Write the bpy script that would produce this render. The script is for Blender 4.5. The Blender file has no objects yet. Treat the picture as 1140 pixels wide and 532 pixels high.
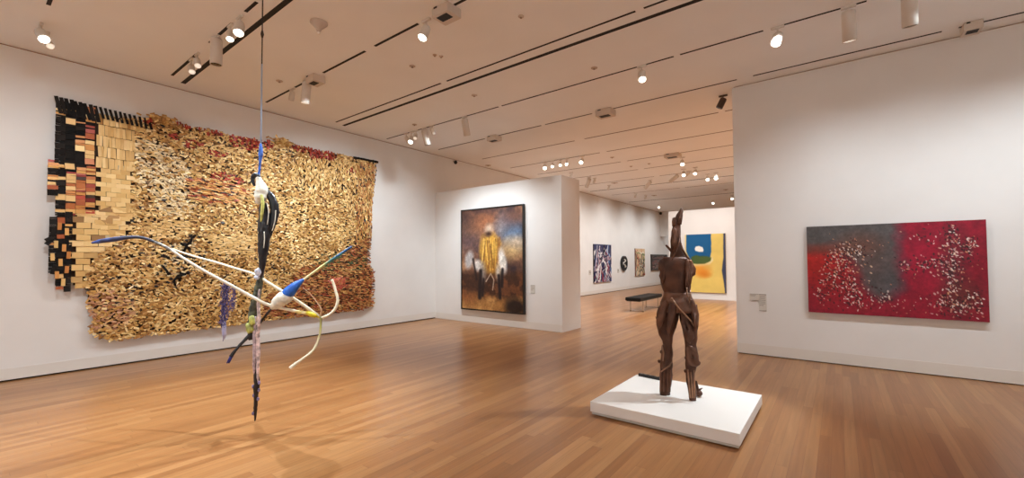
import bpy, bmesh, math, random
import numpy as np
from mathutils import Vector, Matrix, Euler, noise

S = bpy.context.scene
COL = S.collection
random.seed(7); rng = np.random.default_rng(7)
PI = math.pi

# ------------------------------------------------------------------ camera
F_PX, CX, CY = 474.62, 569.89, 275.09          # for a 1140 x 532 frame
YAW, PITCH, ROLL = math.radians(37.487), math.radians(1.697), math.radians(-0.305)
EYE = Vector((0, 0, 1.55))
FW = Vector((-math.sin(YAW)*math.cos(PITCH), math.cos(YAW)*math.cos(PITCH), math.sin(PITCH)))
_r = Vector((math.cos(YAW), math.sin(YAW), 0)); _u = _r.cross(FW)
RT = _r*math.cos(ROLL) + _u*math.sin(ROLL); UP = -_r*math.sin(ROLL) + _u*math.cos(ROLL)
cd = bpy.data.cameras.new('camera'); cam = bpy.data.objects.new('camera', cd); COL.objects.link(cam)
cd.sensor_width = 36; cd.sensor_fit = 'HORIZONTAL'; cd.lens = F_PX/1140*36
cd.shift_x = (570-CX)/1140; cd.shift_y = (CY-266)/1140; cd.clip_start = .05; cd.clip_end = 100
m3 = Matrix((RT, UP, -FW)).transposed()
cam.matrix_world = Matrix.Translation(EYE) @ m3.to_4x4()
S.camera = cam

# ------------------------------------------------------------------ look
S.view_settings.view_transform = 'Standard'
S.view_settings.look = 'None'
S.view_settings.exposure = -.9
S.view_settings.gamma = 1.0
S.view_settings.use_curve_mapping = False
w = bpy.data.worlds.new('world'); S.world = w; w.use_nodes = True
w.node_tree.nodes['Background'].inputs[0].default_value = (.9, .8, .7, 1)
w.node_tree.nodes['Background'].inputs[1].default_value = 0.0
S.cycles.max_bounces = 10; S.cycles.diffuse_bounces = 7; S.cycles.glossy_bounces = 4
S.cycles.sample_clamp_indirect = 6

WARM = (.86, .965, 1.04)
def spot(pos, aim, watts, angle=60, blend=.8, radius=.04, color=WARM):
    l = bpy.data.lights.new('spot_lamp', 'SPOT'); l.energy = watts; l.color = color
    l.spot_size = math.radians(angle); l.spot_blend = blend; l.shadow_soft_size = radius
    o = bpy.data.objects.new('spot_lamp', l); COL.objects.link(o)
    d = Vector(aim)-Vector(pos); o.location = Vector(pos)
    o.rotation_euler = d.to_track_quat('-Z', 'Y').to_euler()
    return o

H = 4.422           # ceiling
XL = -8.628         # left wall
YP = 7.86           # partition and right wall
# (position, aim, watts, angle, blend, radius)
LAMPS = [
  # wash on the big wall hanging
  ((-6.1, -1.2, 4.3), (-8.6, -1.2, 1.0), 180, 105, 1, .08),
  ((-6.1, .58, 4.3), (-8.6, .6, 1.2), 300, 104, 1, .05),
  ((-6.28, 1.98, 4.1), (-8.6, 2.1, 1.1), 430, 106, 1, .05),
  ((-6.2, 3.36, 4.1), (-8.6, 3.4, 1.2), 430, 106, 1, .05),
  ((-6.1, 4.74, 4.3), (-8.6, 4.8, 1.1), 470, 106, 1, .05),
  ((-6.4, 6.14, 4.3), (-8.6, 6.2, 1.1), 260, 104, 1, .05),
  # hanging sculpture
  ((-5.50, 1.97, 4.1), (-4.8, 1.6, .2), 950, 80, .9, .012),
  ((-3.88, 3.30, 4.1), (-5.0, 1.6, .2), 1050, 70, .9, .012),
  ((-5.80, .58, 4.1), (-4.75, 1.5, .2), 500, 84, .9, .012),
  ((-3.4, .58, 4.1), (-4.5, 1.8, .2), 420, 70, .9, .012),
  # storm painting
  ((-5.97, 6.27, 4.0), (-6.1, 7.8, 1.0), 480, 100, 1, .05),
  ((-7.15, 6.27, 4.0), (-6.9, 7.8, 1.0), 380, 100, 1, .05),
  # standing sculpture
  ((.25, 5.95, 4.1), (-1.4, 4.4, .5), 1100, 50, .8, .025),
  ((-.56, 6.10, 4.1), (-1.25, 4.6, .9), 110, 46, .6, .03),
  ((-2.27, 6.10, 4.1), (-1.4, 4.6, .8), 110, 46, .6, .03),
  ((-.3, 3.0, 4.2), (-1.3, 4.6, 1.0), 170, 50, .8, .03),
  # red painting and its wall
  ((-.5, 5.95, 4.25), (-.5, 7.8, .5), 250, 110, 1, .06),
  ((.95, 5.95, 4.25), (.95, 7.8, .5), 220, 110, 1, .06),
  ((2.4, 5.95, 4.25), (2.4, 7.8, .5), 420, 110, 1, .06),
  # far room
  ((-6.0, 12.2, 4.3), (-8.6, 12.6, 1.1), 560, 112, 1, .08),
  ((-6.0, 15.2, 4.3), (-8.6, 15.4, 1.1), 600, 112, 1, .08),
  ((-6.0, 18.2, 4.3), (-8.6, 18.2, 1.1), 600, 112, 1, .08),
  ((-6.0, 21.2, 4.3), (-8.6, 21.2, 1.1), 600, 112, 1, .08),
  ((-6.0, 24.2, 4.3), (-8.6, 24.2, 1.1), 560, 112, 1, .08),
  ((-4.7, 14.8, 4.3), (-4.6, 17.4, 1.3), 400, 115, 1, .08),
  ((-3.0, 14.8, 4.3), (-3.2, 17.4, 1.3), 400, 115, 1, .08),
  ((-3.9, 12.0, 4.3), (-4.5, 12.6, 0), 1100, 140, 1, .1),
  ((-6.0, 10.6, 4.3), (-5.8, 10.9, 0), 700, 140, 1, .1),
  ((-.5, 12.5, 4.3), (-.5, 12.6, 0), 2700, 140, 1, .1),  # this pair, hidden by the right wall, is added to brighten the ceiling
  ((2.5, 12.5, 4.3), (2.5, 12.6, 0), 2200, 140, 1, .1),
  ((-7.0, 27.4, 4.2), (-7.6, 28.2, .5), 260, 130, 1, .08),
  ((-1.0, 22.6, 4.3), (-1.0, 22.7, 0), 2200, 140, 1, .1),  # unseen lamp over hidden floor, added to brighten the farthest ceiling
  # fill lamps for the front room
  ((-5.6, -.3, 4.3), (-5.7, .1, 0), 220, 110, 1, .1),
  ((-4.2, 6.9, 4.3), (-4.0, 7.4, 0), 200, 110, 1, .1),
    ((3.9, 4.0, 4.3), (6.0, 4.0, 1.4), 800, 125, 1, .1),  # from here down: unseen lamps added to brighten the ceiling by bounce
  ((.9, -2.6, 4.3), (.9, -3.0, 0), 700, 140, 1, .1),
  ((-3.4, -1.8, 4.3), (-3.4, -2.0, 0), 700, 140, 1, .1),
  ((-6.4, -3.2, 4.3), (-6.8, -3.6, 0), 700, 140, 1, .1),
  ((3.8, .4, 4.3), (6.0, .4, 1.4), 1500, 125, 1, .1),
  ((1.2, -3.9, 4.3), (1.2, -6, 1.4), 1700, 125, 1, .1),
  ((-3.0, -3.9, 4.3), (-3.0, -6, 1.4), 1700, 125, 1, .1),
]
for L in LAMPS: spot(*L, **({'color': (.92, .96, .97)} if L[0][1] > 10 else {}))

# ------------------------------------------------------------------ helpers
def at(px, py, axis, val):
    """the point of the plane axis = val seen at pixel px, py of the 1140 x 532 frame"""
    d = FW + RT*((px-CX)/F_PX) - UP*((py-CY)/F_PX)
    return EYE + d*((val-EYE[axis])/d[axis])
def atd(px, py, depth):
    d = FW + RT*((px-CX)/F_PX) - UP*((py-CY)/F_PX)
    return EYE + d*depth
def lin(c):
    c = np.asarray(c, float)/255.
    return np.where(c <= .04045, c/12.92, ((c+.055)/1.055)**2.4)
def rgba(c): return (*[float(v) for v in lin(c)], 1)

def mat(name, color, rough=.6, metal=0., spec=.5, var=.0, scale=8., bump=0., emit=None, estr=0.):
    m = bpy.data.materials.new(name); m.use_nodes = True
    nt = m.node_tree; b = nt.nodes['Principled BSDF']
    b.inputs['Roughness'].default_value = rough; b.inputs['Metallic'].default_value = metal
    b.inputs['Specular IOR Level'].default_value = spec
    b.inputs['Base Color'].default_value = rgba(color)
    if var or bump:
        tc = nt.nodes.new('ShaderNodeTexCoord'); nz = nt.nodes.new('ShaderNodeTexNoise')
        nz.inputs['Scale'].default_value = scale; nz.inputs['Detail'].default_value = 5
        nt.links.new(tc.outputs['Object'], nz.inputs['Vector'])
        if var:
            r = nt.nodes.new('ShaderNodeValToRGB')
            c = np.array(color, float)
            r.color_ramp.elements[0].position = .3; r.color_ramp.elements[1].position = .7
            r.color_ramp.elements[0].color = rgba(np.clip(c*(1-var), 0, 255)); r.color_ramp.elements[1].color = rgba(np.clip(c*(1+var), 0, 255))
            nt.links.new(nz.outputs['Fac'], r.inputs['Fac']); nt.links.new(r.outputs['Color'], b.inputs['Base Color'])
        if bump:
            bp = nt.nodes.new('ShaderNodeBump'); bp.inputs['Strength'].default_value = bump; bp.inputs['Distance'].default_value = .01
            nt.links.new(nz.outputs['Fac'], bp.inputs['Height']); nt.links.new(bp.outputs['Normal'], b.inputs['Normal'])
    if emit is not None:
        b.inputs['Emission Color'].default_value = rgba(emit); b.inputs['Emission Strength'].default_value = estr
    return m
def attr_mat(name, rough=.6, metal=0., spec=.4, bump=0., bscale=60):
    m = bpy.data.materials.new(name); m.use_nodes = True
    nt = m.node_tree; b = nt.nodes['Principled BSDF']
    a = nt.nodes.new('ShaderNodeAttribute'); a.attribute_name = 'pigment'
    nt.links.new(a.outputs['Color'], b.inputs['Base Color'])
    b.inputs['Roughness'].default_value = rough; b.inputs['Metallic'].default_value = metal
    b.inputs['Specular IOR Level'].default_value = spec
    if bump:
        tc = nt.nodes.new('ShaderNodeTexCoord'); nz = nt.nodes.new('ShaderNodeTexNoise')
        nz.inputs['Scale'].default_value = bscale; nz.inputs['Detail'].default_value = 4
        nt.links.new(tc.outputs['Object'], nz.inputs['Vector'])
        bp = nt.nodes.new('ShaderNodeBump'); bp.inputs['Strength'].default_value = bump; bp.inputs['Distance'].default_value = .01
        nt.links.new(nz.outputs['Fac'], bp.inputs['Height']); nt.links.new(bp.outputs['Normal'], b.inputs['Normal'])
    return m

class MB:
    """collects shapes (world coordinates) and links them as one mesh object"""
    def __init__(s): s.v = []; s.f = []; s.c = []; s.sm = []
    def add(s, vs, fs, col=None, smooth=False):
        n = len(s.v); s.v += [tuple(v) for v in vs]
        for f in fs: s.f.append(tuple(i+n for i in f)); s.c.append(col); s.sm.append(smooth)
        return s
    def box(s, a, b, col=None, bev=0.):
        x0, y0, z0 = a; x1, y1, z1 = b
        if bev:
            bm = bmesh.new(); bmesh.ops.create_cube(bm, size=1)
            for v in bm.verts: v.co = Vector(((x0+x1)/2+v.co.x*(x1-x0), (y0+y1)/2+v.co.y*(y1-y0), (z0+z1)/2+v.co.z*(z1-z0)))
            bmesh.ops.bevel(bm, geom=list(bm.edges), offset=bev, segments=2, affect='EDGES', profile=.5)
            bm.verts.index_update()
            s.add([v.co[:] for v in bm.verts], [[v.index for v in f.verts] for f in bm.faces], col); bm.free(); return s
        vs = [(x, y, z) for z in (z0, z1) for y in (y0, y1) for x in (x0, x1)]
        return s.add(vs, [(0,2,3,1),(4,5,7,6),(0,1,5,4),(2,6,7,3),(0,4,6,2),(1,3,7,5)], col)
    def obox(s, c, ax, half, col=None):
        """box about c with axes ax (3 vectors) and half sizes"""
        c = Vector(c); X, Y, Z = [Vector(a)*h for a, h in zip(ax, half)]
        vs = [c+X*i+Y*j+Z*k for k in (-1,1) for j in (-1,1) for i in (-1,1)]
        return s.add(vs, [(0,2,3,1),(4,5,7,6),(0,1,5,4),(2,6,7,3),(0,4,6,2),(1,3,7,5)], col)
    def tube(s, pts, rad, n=8, col=None, flat=1., smooth=True, jag=0.):
        pts = [Vector(p) for p in pts]; k = len(pts)
        if not hasattr(rad, '__len__'): rad = [rad]*k
        prev = None; rings = []
        for i in range(k):
            t = (pts[min(i+1, k-1)]-pts[max(i-1, 0)]).normalized()
            if prev is None: nrm = t.orthogonal().normalized()
            else: nrm = (prev - t*prev.dot(t)).normalized()
            prev = nrm; bn = t.cross(nrm)
            rings.append([pts[i]+(nrm*math.cos(2*PI*j/n)+bn*math.sin(2*PI*j/n)*flat)*rad[i]*(1+(random.uniform(-jag, jag) if jag else 0)) for j in range(n)])
        vs = [v for r in rings for v in r]
        fs = [(i*n+j, i*n+(j+1)%n, (i+1)*n+(j+1)%n, (i+1)*n+j) for i in range(k-1) for j in range(n)]
        fs += [tuple(range(n-1, -1, -1)), tuple((k-1)*n+j for j in range(n))]
        return s.add(vs, fs, col, smooth)
    def loft(s, rings, col=None, smooth=True):
        n = len(rings[0]); k = len(rings); vs = [v for r in rings for v in r]
        fs = [(i*n+j, i*n+(j+1)%n, (i+1)*n+(j+1)%n, (i+1)*n+j) for i in range(k-1) for j in range(n)]
        fs += [tuple(range(n-1, -1, -1)), tuple((k-1)*n+j for j in range(n))]
        return s.add(vs, fs, col, smooth)
    def lathe(s, prof, c=(0,0,0), n=20, col=None, smooth=True):
        rings = [[Vector(c)+Vector((r*math.cos(2*PI*j/n), r*math.sin(2*PI*j/n), z)) for j in range(n)] for r, z in prof]
        return s.loft(rings, col, smooth)
    def ellipsoid(s, c, ax, half, n=14, m=9, col=None, bumpy=0.):
        c = Vector(c); X, Y, Z = [Vector(a) for a in ax]; rings = []
        for i in range(1, m):
            t = PI*i/m
            r = []
            for j in range(n):
                a = 2*PI*j/n
                d = X*math.sin(t)*math.cos(a)*half[0]+Y*math.sin(t)*math.sin(a)*half[1]-Z*math.cos(t)*half[2]
                if bumpy: d = d*(1+bumpy*noise.noise(d*30+c))
                r.append(c+d)
            rings.append(r)
        return s.loft(rings, col)
    def build(s, name, m, parent=None, kind=None):
        me = bpy.data.meshes.new(name)
        off = Vector((0, 0, 0)); p = parent
        while p is not None: off += Vector(p.location); p = p.parent
        me.from_pydata([tuple(Vector(v)-off) for v in s.v], [], s.f); me.validate(); me.update()
        if len(me.polygons) == len(s.sm): me.polygons.foreach_set('use_smooth', s.sm)
        if any(c is not None for c in s.c) and len(me.polygons) == len(s.c):
            a = me.color_attributes.new('pigment', 'FLOAT_COLOR', 'CORNER')
            arr = []
            for poly, c in zip(me.polygons, s.c):
                arr += list(c if c is not None else (.5, .5, .5, 1))*poly.loop_total
            a.data.foreach_set('color', arr)
        me.materials.append(m)
        o = bpy.data.objects.new(name, me); COL.objects.link(o)
        if parent is not None: o.parent = parent
        if kind: o['kind'] = kind
        return o
def empty(name, loc, label, cat, group=None):
    o = bpy.data.objects.new(name, None); o.empty_display_size = .1; COL.objects.link(o); o.location = loc
    o['label'] = label; o['category'] = cat
    if group: o['group'] = group
    return o
def tag(o, label, cat, group=None):
    o['label'] = label; o['category'] = cat
    if group: o['group'] = group
    return o
def move_origin(o, loc):
    loc = Vector(loc); o.data.transform(Matrix.Translation(-loc)); o.location = loc
    return o
def struct(name, mb, m): return mb.build(name, m, None, 'structure')

# ------------------------------------------------------------------ surfaces
WALL = mat('white_wall_paint', (228, 225, 221), .85, spec=.2, var=.012, scale=1.5)
CEIL = mat('white_ceiling_paint', (241, 240, 238), .9, spec=.15, var=.01, scale=1.)
BASE = mat('white_baseboard_paint', (222, 216, 208), .6, spec=.3)
GAP = mat('dark_shadow_gap', (38, 24, 16), .8)
SLOT = mat('dark_ceiling_slot', (26, 18, 13), .8)
REVEAL = mat('ceiling_reveal', (176, 140, 114), .8)
THIN = mat('brown_ceiling_slot', (88, 62, 46), .8)

def floor_material():
    m = bpy.data.materials.new('oak_strip_floor'); m.use_nodes = True
    nt = m.node_tree; N = nt.nodes; L = nt.links; b = N['Principled BSDF']
    def math_(op, a, c=None):
        n = N.new('ShaderNodeMath'); n.operation = op
        for i, v in enumerate((a, c)):
            if v is None: continue
            if isinstance(v, (int, float)): n.inputs[i].default_value = v
            else: L.new(v, n.inputs[i])
        return n.outputs[0]
    tc = N.new('ShaderNodeTexCoord'); sx = N.new('ShaderNodeSeparateXYZ'); L.new(tc.outputs['Object'], sx.inputs[0])
    X = math_('DIVIDE', sx.outputs[0], .083); ix = math_('FLOOR', X); fx = math_('SUBTRACT', X, ix)
    wn = N.new('ShaderNodeTexWhiteNoise'); wn.noise_dimensions = '1D'; L.new(ix, wn.inputs['W'])
    Y = math_('ADD', math_('DIVIDE', sx.outputs[1], 1.9), math_('MULTIPLY', wn.outputs['Value'], 7.3)); iy = math_('FLOOR', Y); fy = math_('SUBTRACT', Y, iy)
    cb = N.new('ShaderNodeCombineXYZ'); L.new(ix, cb.inputs[0]); L.new(iy, cb.inputs[1])
    w2 = N.new('ShaderNodeTexWhiteNoise'); w2.noise_dimensions = '3D'; L.new(cb.outputs[0], w2.inputs['Vector'])
    ramp = N.new('ShaderNodeValToRGB'); cr = ramp.color_ramp
    cols = [(0, (140, 93, 54)), (.25, (150, 101, 60)), (.6, (156, 108, 65)), (1, (167, 120, 76))]
    cr.elements[0].position = 0; cr.elements[0].color = rgba(cols[0][1]); cr.elements[1].position = 1; cr.elements[1].color = rgba(cols[3][1])
    for p_, c_ in cols[1:3]: e = cr.elements.new(p_); e.color = rgba(c_)
    L.new(w2.outputs['Value'], ramp.inputs['Fac'])
    # grain stretched along the boards
    mp = N.new('ShaderNodeMapping'); mp.inputs['Scale'].default_value = (38, 1.6, 1); L.new(tc.outputs['Object'], mp.inputs['Vector'])
    ad = N.new('ShaderNodeVectorMath'); ad.operation = 'ADD'; L.new(mp.outputs[0], ad.inputs[0]); L.new(w2.outputs['Color'], ad.inputs[1])
    nz = N.new('ShaderNodeTexNoise'); nz.inputs['Scale'].default_value = 1; nz.inputs['Detail'].default_value = 6; L.new(ad.outputs[0], nz.inputs['Vector'])
    mr = N.new('ShaderNodeMapRange'); mr.inputs[1].default_value = .3; mr.inputs[2].default_value = .7; mr.inputs[3].default_value = .86; mr.inputs[4].default_value = 1.1; L.new(nz.outputs['Fac'], mr.inputs[0])
    mx = N.new('ShaderNodeMix'); mx.data_type = 'RGBA'; mx.blend_type = 'MULTIPLY'; mx.inputs[0].default_value = 1
    L.new(ramp.outputs['Color'], mx.inputs[6]); L.new(mr.outputs[0], mx.inputs[7])
    # joints
    ex = math_('LESS_THAN', math_('MINIMUM', fx, math_('SUBTRACT', 1, fx)), .018)
    ey = math_('LESS_THAN', math_('MINIMUM', fy, math_('SUBTRACT', 1, fy)), .0012)
    ed = math_('MULTIPLY', math_('MAXIMUM', ex, ey), .5)
    m2 = N.new('ShaderNodeMix'); m2.data_type = 'RGBA'; L.new(ed, m2.inputs[0]); L.new(mx.outputs[2], m2.inputs[6]); m2.inputs[7].default_value = rgba((104, 66, 38))
    L.new(m2.outputs[2], b.inputs['Base Color'])
    b.inputs['Roughness'].default_value = .3; b.inputs['Specular IOR Level'].default_value = .45
    return m
FLOOR = floor_material()

# ------------------------------------------------------------------ the setting
XR, YS, YN = 6.0, -6.0, 29.0
struct('floor', MB().box((XL-.3, YS-.3, -.2), (XR+.3, YN+.3, 0)), FLOOR)
struct('ceiling', MB().box((XL-.3, YS-.3, H), (XR+.3, YN+.3, H+.2)), CEIL)
REV = .022          # shadow gap along the floor
struct('wall_left', MB().box((XL-.2, YS, REV), (XL, YN, H-.02)), WALL)
struct('trim_21', MB().box((XL-.12, YS, H-.02), (XL-.025, YN, H)), REVEAL)
struct('trim_1', MB().box((XL-.12, YS, 0), (XL-.02, YP, REV)).box((XL-.12, YP+.81, 0), (XL-.02, YN, REV)), GAP)
struct('baseboard_left', MB().box((XL, YS, REV), (XL+.004, YP, .17)).box((XL, YP+.81, REV), (XL+.004, YN, .17)), BASE)
struct('wall_back', MB().box((XL-.2, YS-.2, 0), (XR+.2, YS, H)), WALL)
struct('wall_east', MB().box((XR, YS, 0), (XR+.2, YN, H)), WALL)
struct('wall_far', MB().box((XL-.2, YN, 0), (XR+.2, YN+.2, H)), WALL)
struct('wall_middle', MB().box((XL, YP, 0), (-4.689, YP+.81, 3.369)), WALL)
struct('baseboard_middle', MB().box((XL, YP-.004, .004), (-4.689, YP, .16)), BASE)
struct('wall_right', MB().box((-1.362, YP, .012), (XR, YP+.7, H-.016)), WALL)
struct('trim_22', MB().box((-1.34, YP+.025, H-.016), (XR, YP+.6, H)), REVEAL)
struct('trim_2', MB().box((-1.34, YP+.02, 0), (XR, YP+.1, .012)), GAP)
struct('baseboard_right', MB().box((-1.362, YP-.004, .012), (XR, YP, .17)), BASE)
struct('wall_rear', MB().box((-5.44, 17.493, 0), (XR, 18.3, 3.455)), WALL)
struct('wall_header', MB().box((XL, 26.13, 2.93), (XR, 26.4, H)), WALL)

# recessed lighting tracks and air slots of the ceiling
n_trim = [2]
def slot(y, segs, wd, m):
    n_trim[0] += 1; b = MB()
    for x0, x1 in segs: b.box((x0, y-wd/2, H-.004), (x1, y+wd/2, H+.01))
    struct('trim_%d' % n_trim[0], b, m)
full = [(-8.1, -5.07), (-4.91, -1.80), (-1.70, 1.45), (1.6, 4.8)]
slot(.57, [(-6.94, -5.07), (-4.91, -1.8), (-1.7, 1.45)], .036, SLOT)
slot(1.972, [(-8.103, -7.0), (-6.5, -6.32), (-6.17, -5.75), (-5.36, -5.06), (-4.91, -1.8), (-1.7, 1.45)], .036, SLOT)
slot(2.17, [(-8.327, 3.2)], .062, SLOT)
slot(3.358, [(-8.161, -7.25), (-7.08, -6.72), (-6.191, -5.093), (-4.87, -3.992), (-3.41, -1.8), (-1.7, 1.45)], .034, SLOT)
slot(4.735, [(-8.21, -5.07), (-4.93, -1.81), (-1.71, 1.45), (1.6, 4.8)], .03, SLOT)
slot(4.96, [(-8.3, 3.2)], .062, SLOT)
slot(6.14, [(-8.416, -5.01), (-4.93, -1.8), (-1.71, -.695), (-.5, .309), (.42, 1.45), (1.6, 4.8)], .03, SLOT)
slot(7.57, [(-8.196, -6.6), (-6.3, -5.0), (-4.895, -3.8), (-3.469, -1.238), (-1.009, 1.10), (1.25, 4.8)], .03, SLOT)
slot(9.06, [(-8.0, -5.02), (-4.75, -1.82), (-1.7, 1.4)], .03, THIN)
slot(10.5, [(-8.1, -5.05), (-4.85, -1.79), (-1.7, 1.4)], .03, THIN)
for y in (11.88, 13.25, 14.73): slot(y, [(-8.0, -5.05), (-4.85, -1.6)], .03, THIN)
slot(16.28, [(-8.3, -1.6)], .06, SLOT)
slot(17.8, [(-8.0, -5.05), (-4.85, -1.6)], .025, THIN)
slot(20.6, [(-8.35, -1.6)], .07, SLOT)

# ------------------------------------------------------------------ painted canvases
class Canvas:
    """a small paint program: u to the right, v down, colours in 0..255"""
    def __init__(s, w, h, base):
        s.w, s.h = w, h; s.a = np.zeros((h, w, 3)) + np.array(base, float)
        s.U, s.V = np.meshgrid((np.arange(w)+.5)/w, (np.arange(h)+.5)/h); s.asp = w/h
    def fbm(s, sc, seed, oct=4):
        r = np.random.default_rng(seed); out = np.zeros((s.h, s.w)); amp = 1; tot = 0
        for o in range(oct):
            n = max(2, int(sc*2**o)); nx = max(2, int(n*s.asp)); g = r.random((n+2, nx+2))
            y = s.V*n; x = s.U*nx; iy = y.astype(int); ix = x.astype(int); fy = y-iy; fx = x-ix
            fy = fy*fy*(3-2*fy); fx = fx*fx*(3-2*fx)
            out += amp*((g[iy, ix]*(1-fx)+g[iy, ix+1]*fx)*(1-fy)+(g[iy+1, ix]*(1-fx)+g[iy+1, ix+1]*fx)*fy); tot += amp; amp *= .55
        return out/tot
    def mix(s, m, col):
        m = np.clip(m, 0, 1)[..., None]; s.a = s.a*(1-m)+np.array(col, float)*m
    def blob(s, u, v, ru, rv, col, soft=.3, rot=0., k=1., wob=0., seed=1):
        x = (s.U-u)*s.asp; y = s.V-v; c, n = math.cos(rot), math.sin(rot)
        d = np.sqrt(((x*c+y*n)/(ru*s.asp))**2+((-x*n+y*c)/rv)**2)
        if wob: d = d+wob*(s.fbm(6, seed)-.5)*2
        s.mix(k*(1+soft-d)/(2*soft), col)
    def poly(s, pts, col, soft=.006, k=1., wob=0., seed=1):
        U = s.U; V = s.V
        if wob: U = U+wob*(s.fbm(7, seed)-.5); V = V+wob*(s.fbm(7, seed+1)-.5)
        ins = np.zeros(U.shape, bool); dmin = np.full(U.shape, 9.); n = len(pts)
        for i in range(n):
            (x0, y0), (x1, y1) = pts[i], pts[(i+1) % n]
            if y0 != y1:
                c = ((y0 > V) != (y1 > V)) & (U < (x1-x0)*(V-y0)/(y1-y0)+x0); ins ^= c
            dx, dy = (x1-x0)*s.asp, y1-y0; t = np.clip((((U-x0)*s.asp)*dx+(V-y0)*dy)/(dx*dx+dy*dy+1e-9), 0, 1)
            dmin = np.minimum(dmin, np.hypot((U-x0)*s.asp-t*dx, V-y0-t*dy))
        s.mix(k*(.5+np.where(ins, dmin, -dmin)/(2*soft)), col)
    def stroke(s, pts, wd, col, k=1., soft=.004):
        d = np.full(s.U.shape, 9.)
        for (x0, y0), (x1, y1) in zip(pts[:-1], pts[1:]):
            dx, dy = (x1-x0)*s.asp, y1-y0; t = np.clip((((s.U-x0)*s.asp)*dx+(s.V-y0)*dy)/(dx*dx+dy*dy+1e-9), 0, 1)
            d = np.minimum(d, np.hypot((s.U-x0)*s.asp-t*dx, s.V-y0-t*dy))
        s.mix(k*(.5+(wd-d)/(2*soft)), col)
    def dab(s, u, v, ru, rv, col, rot, k=1.):
        """fast local ellipse; radii in units of the height"""
        R = max(ru, rv)*1.5; x0 = max(0, int((u-R/s.asp)*s.w)); x1 = min(s.w, int((u+R/s.asp)*s.w)+2); y0 = max(0, int((v-R)*s.h)); y1 = min(s.h, int((v+R)*s.h)+2)
        if x1 <= x0 or y1 <= y0: return
        x = (s.U[y0:y1, x0:x1]-u)*s.asp; y = s.V[y0:y1, x0:x1]-v; c, n = math.cos(rot), math.sin(rot)
        d = np.sqrt(((x*c+y*n)/ru)**2+((-x*n+y*c)/rv)**2)
        m = (np.clip((1.25-d)/.5, 0, 1)*k)[..., None]; s.a[y0:y1, x0:x1] = s.a[y0:y1, x0:x1]*(1-m)+np.array(col, float)*m
    def grain(s, sc, amt, seed):
        s.a = s.a*(1+amt*(s.fbm(sc, seed)-.5)*2)[..., None]
    def build(s, name, corner, right, down, m, parent, thick_dir=None):
        """front sheet of a canvas: corner = upper left, right / down = edge vectors"""
        w_, h_ = s.w, s.h; corner, right, down = Vector(corner), Vector(right), Vector(down)
        off = Vector((0, 0, 0)); p = parent
        while p is not None: off += Vector(p.location); p = p.parent
        u = np.arange(w_+1)/w_; v = np.arange(h_+1)/h_; UU, VV = np.meshgrid(u, v)
        P = np.array(corner-off)[None]+UU.reshape(-1, 1)*np.array(right)[None]+VV.reshape(-1, 1)*np.array(down)[None]
        i = (np.arange(h_)[:, None]*(w_+1)+np.arange(w_)[None]).reshape(-1)
        F = np.stack([i, i+w_+1, i+w_+2, i+1], 1)
        me = bpy.data.meshes.new(name); me.from_pydata(P.tolist(), [], F.tolist()); me.update()
        at_ = me.color_attributes.new('pigment', 'FLOAT_COLOR', 'CORNER')
        c = lin(np.clip(s.a, 0, 255)).reshape(-1, 3); c4 = np.concatenate([c, np.ones((len(c), 1))], 1)
        at_.data.foreach_set('color', np.repeat(c4, 4, 0).astype(np.float32).reshape(-1))
        me.materials.append(m); o = bpy.data.objects.new(name, me); COL.objects.link(o); o.parent = parent
        return o
PAINT = attr_mat('oil_paint', .55, spec=.3, bump=.15, bscale=90)
MATTE = attr_mat('matt_paint', .8, spec=.15)
BLACKWOOD = mat('black_frame_wood', (26, 20, 18), .4)

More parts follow.
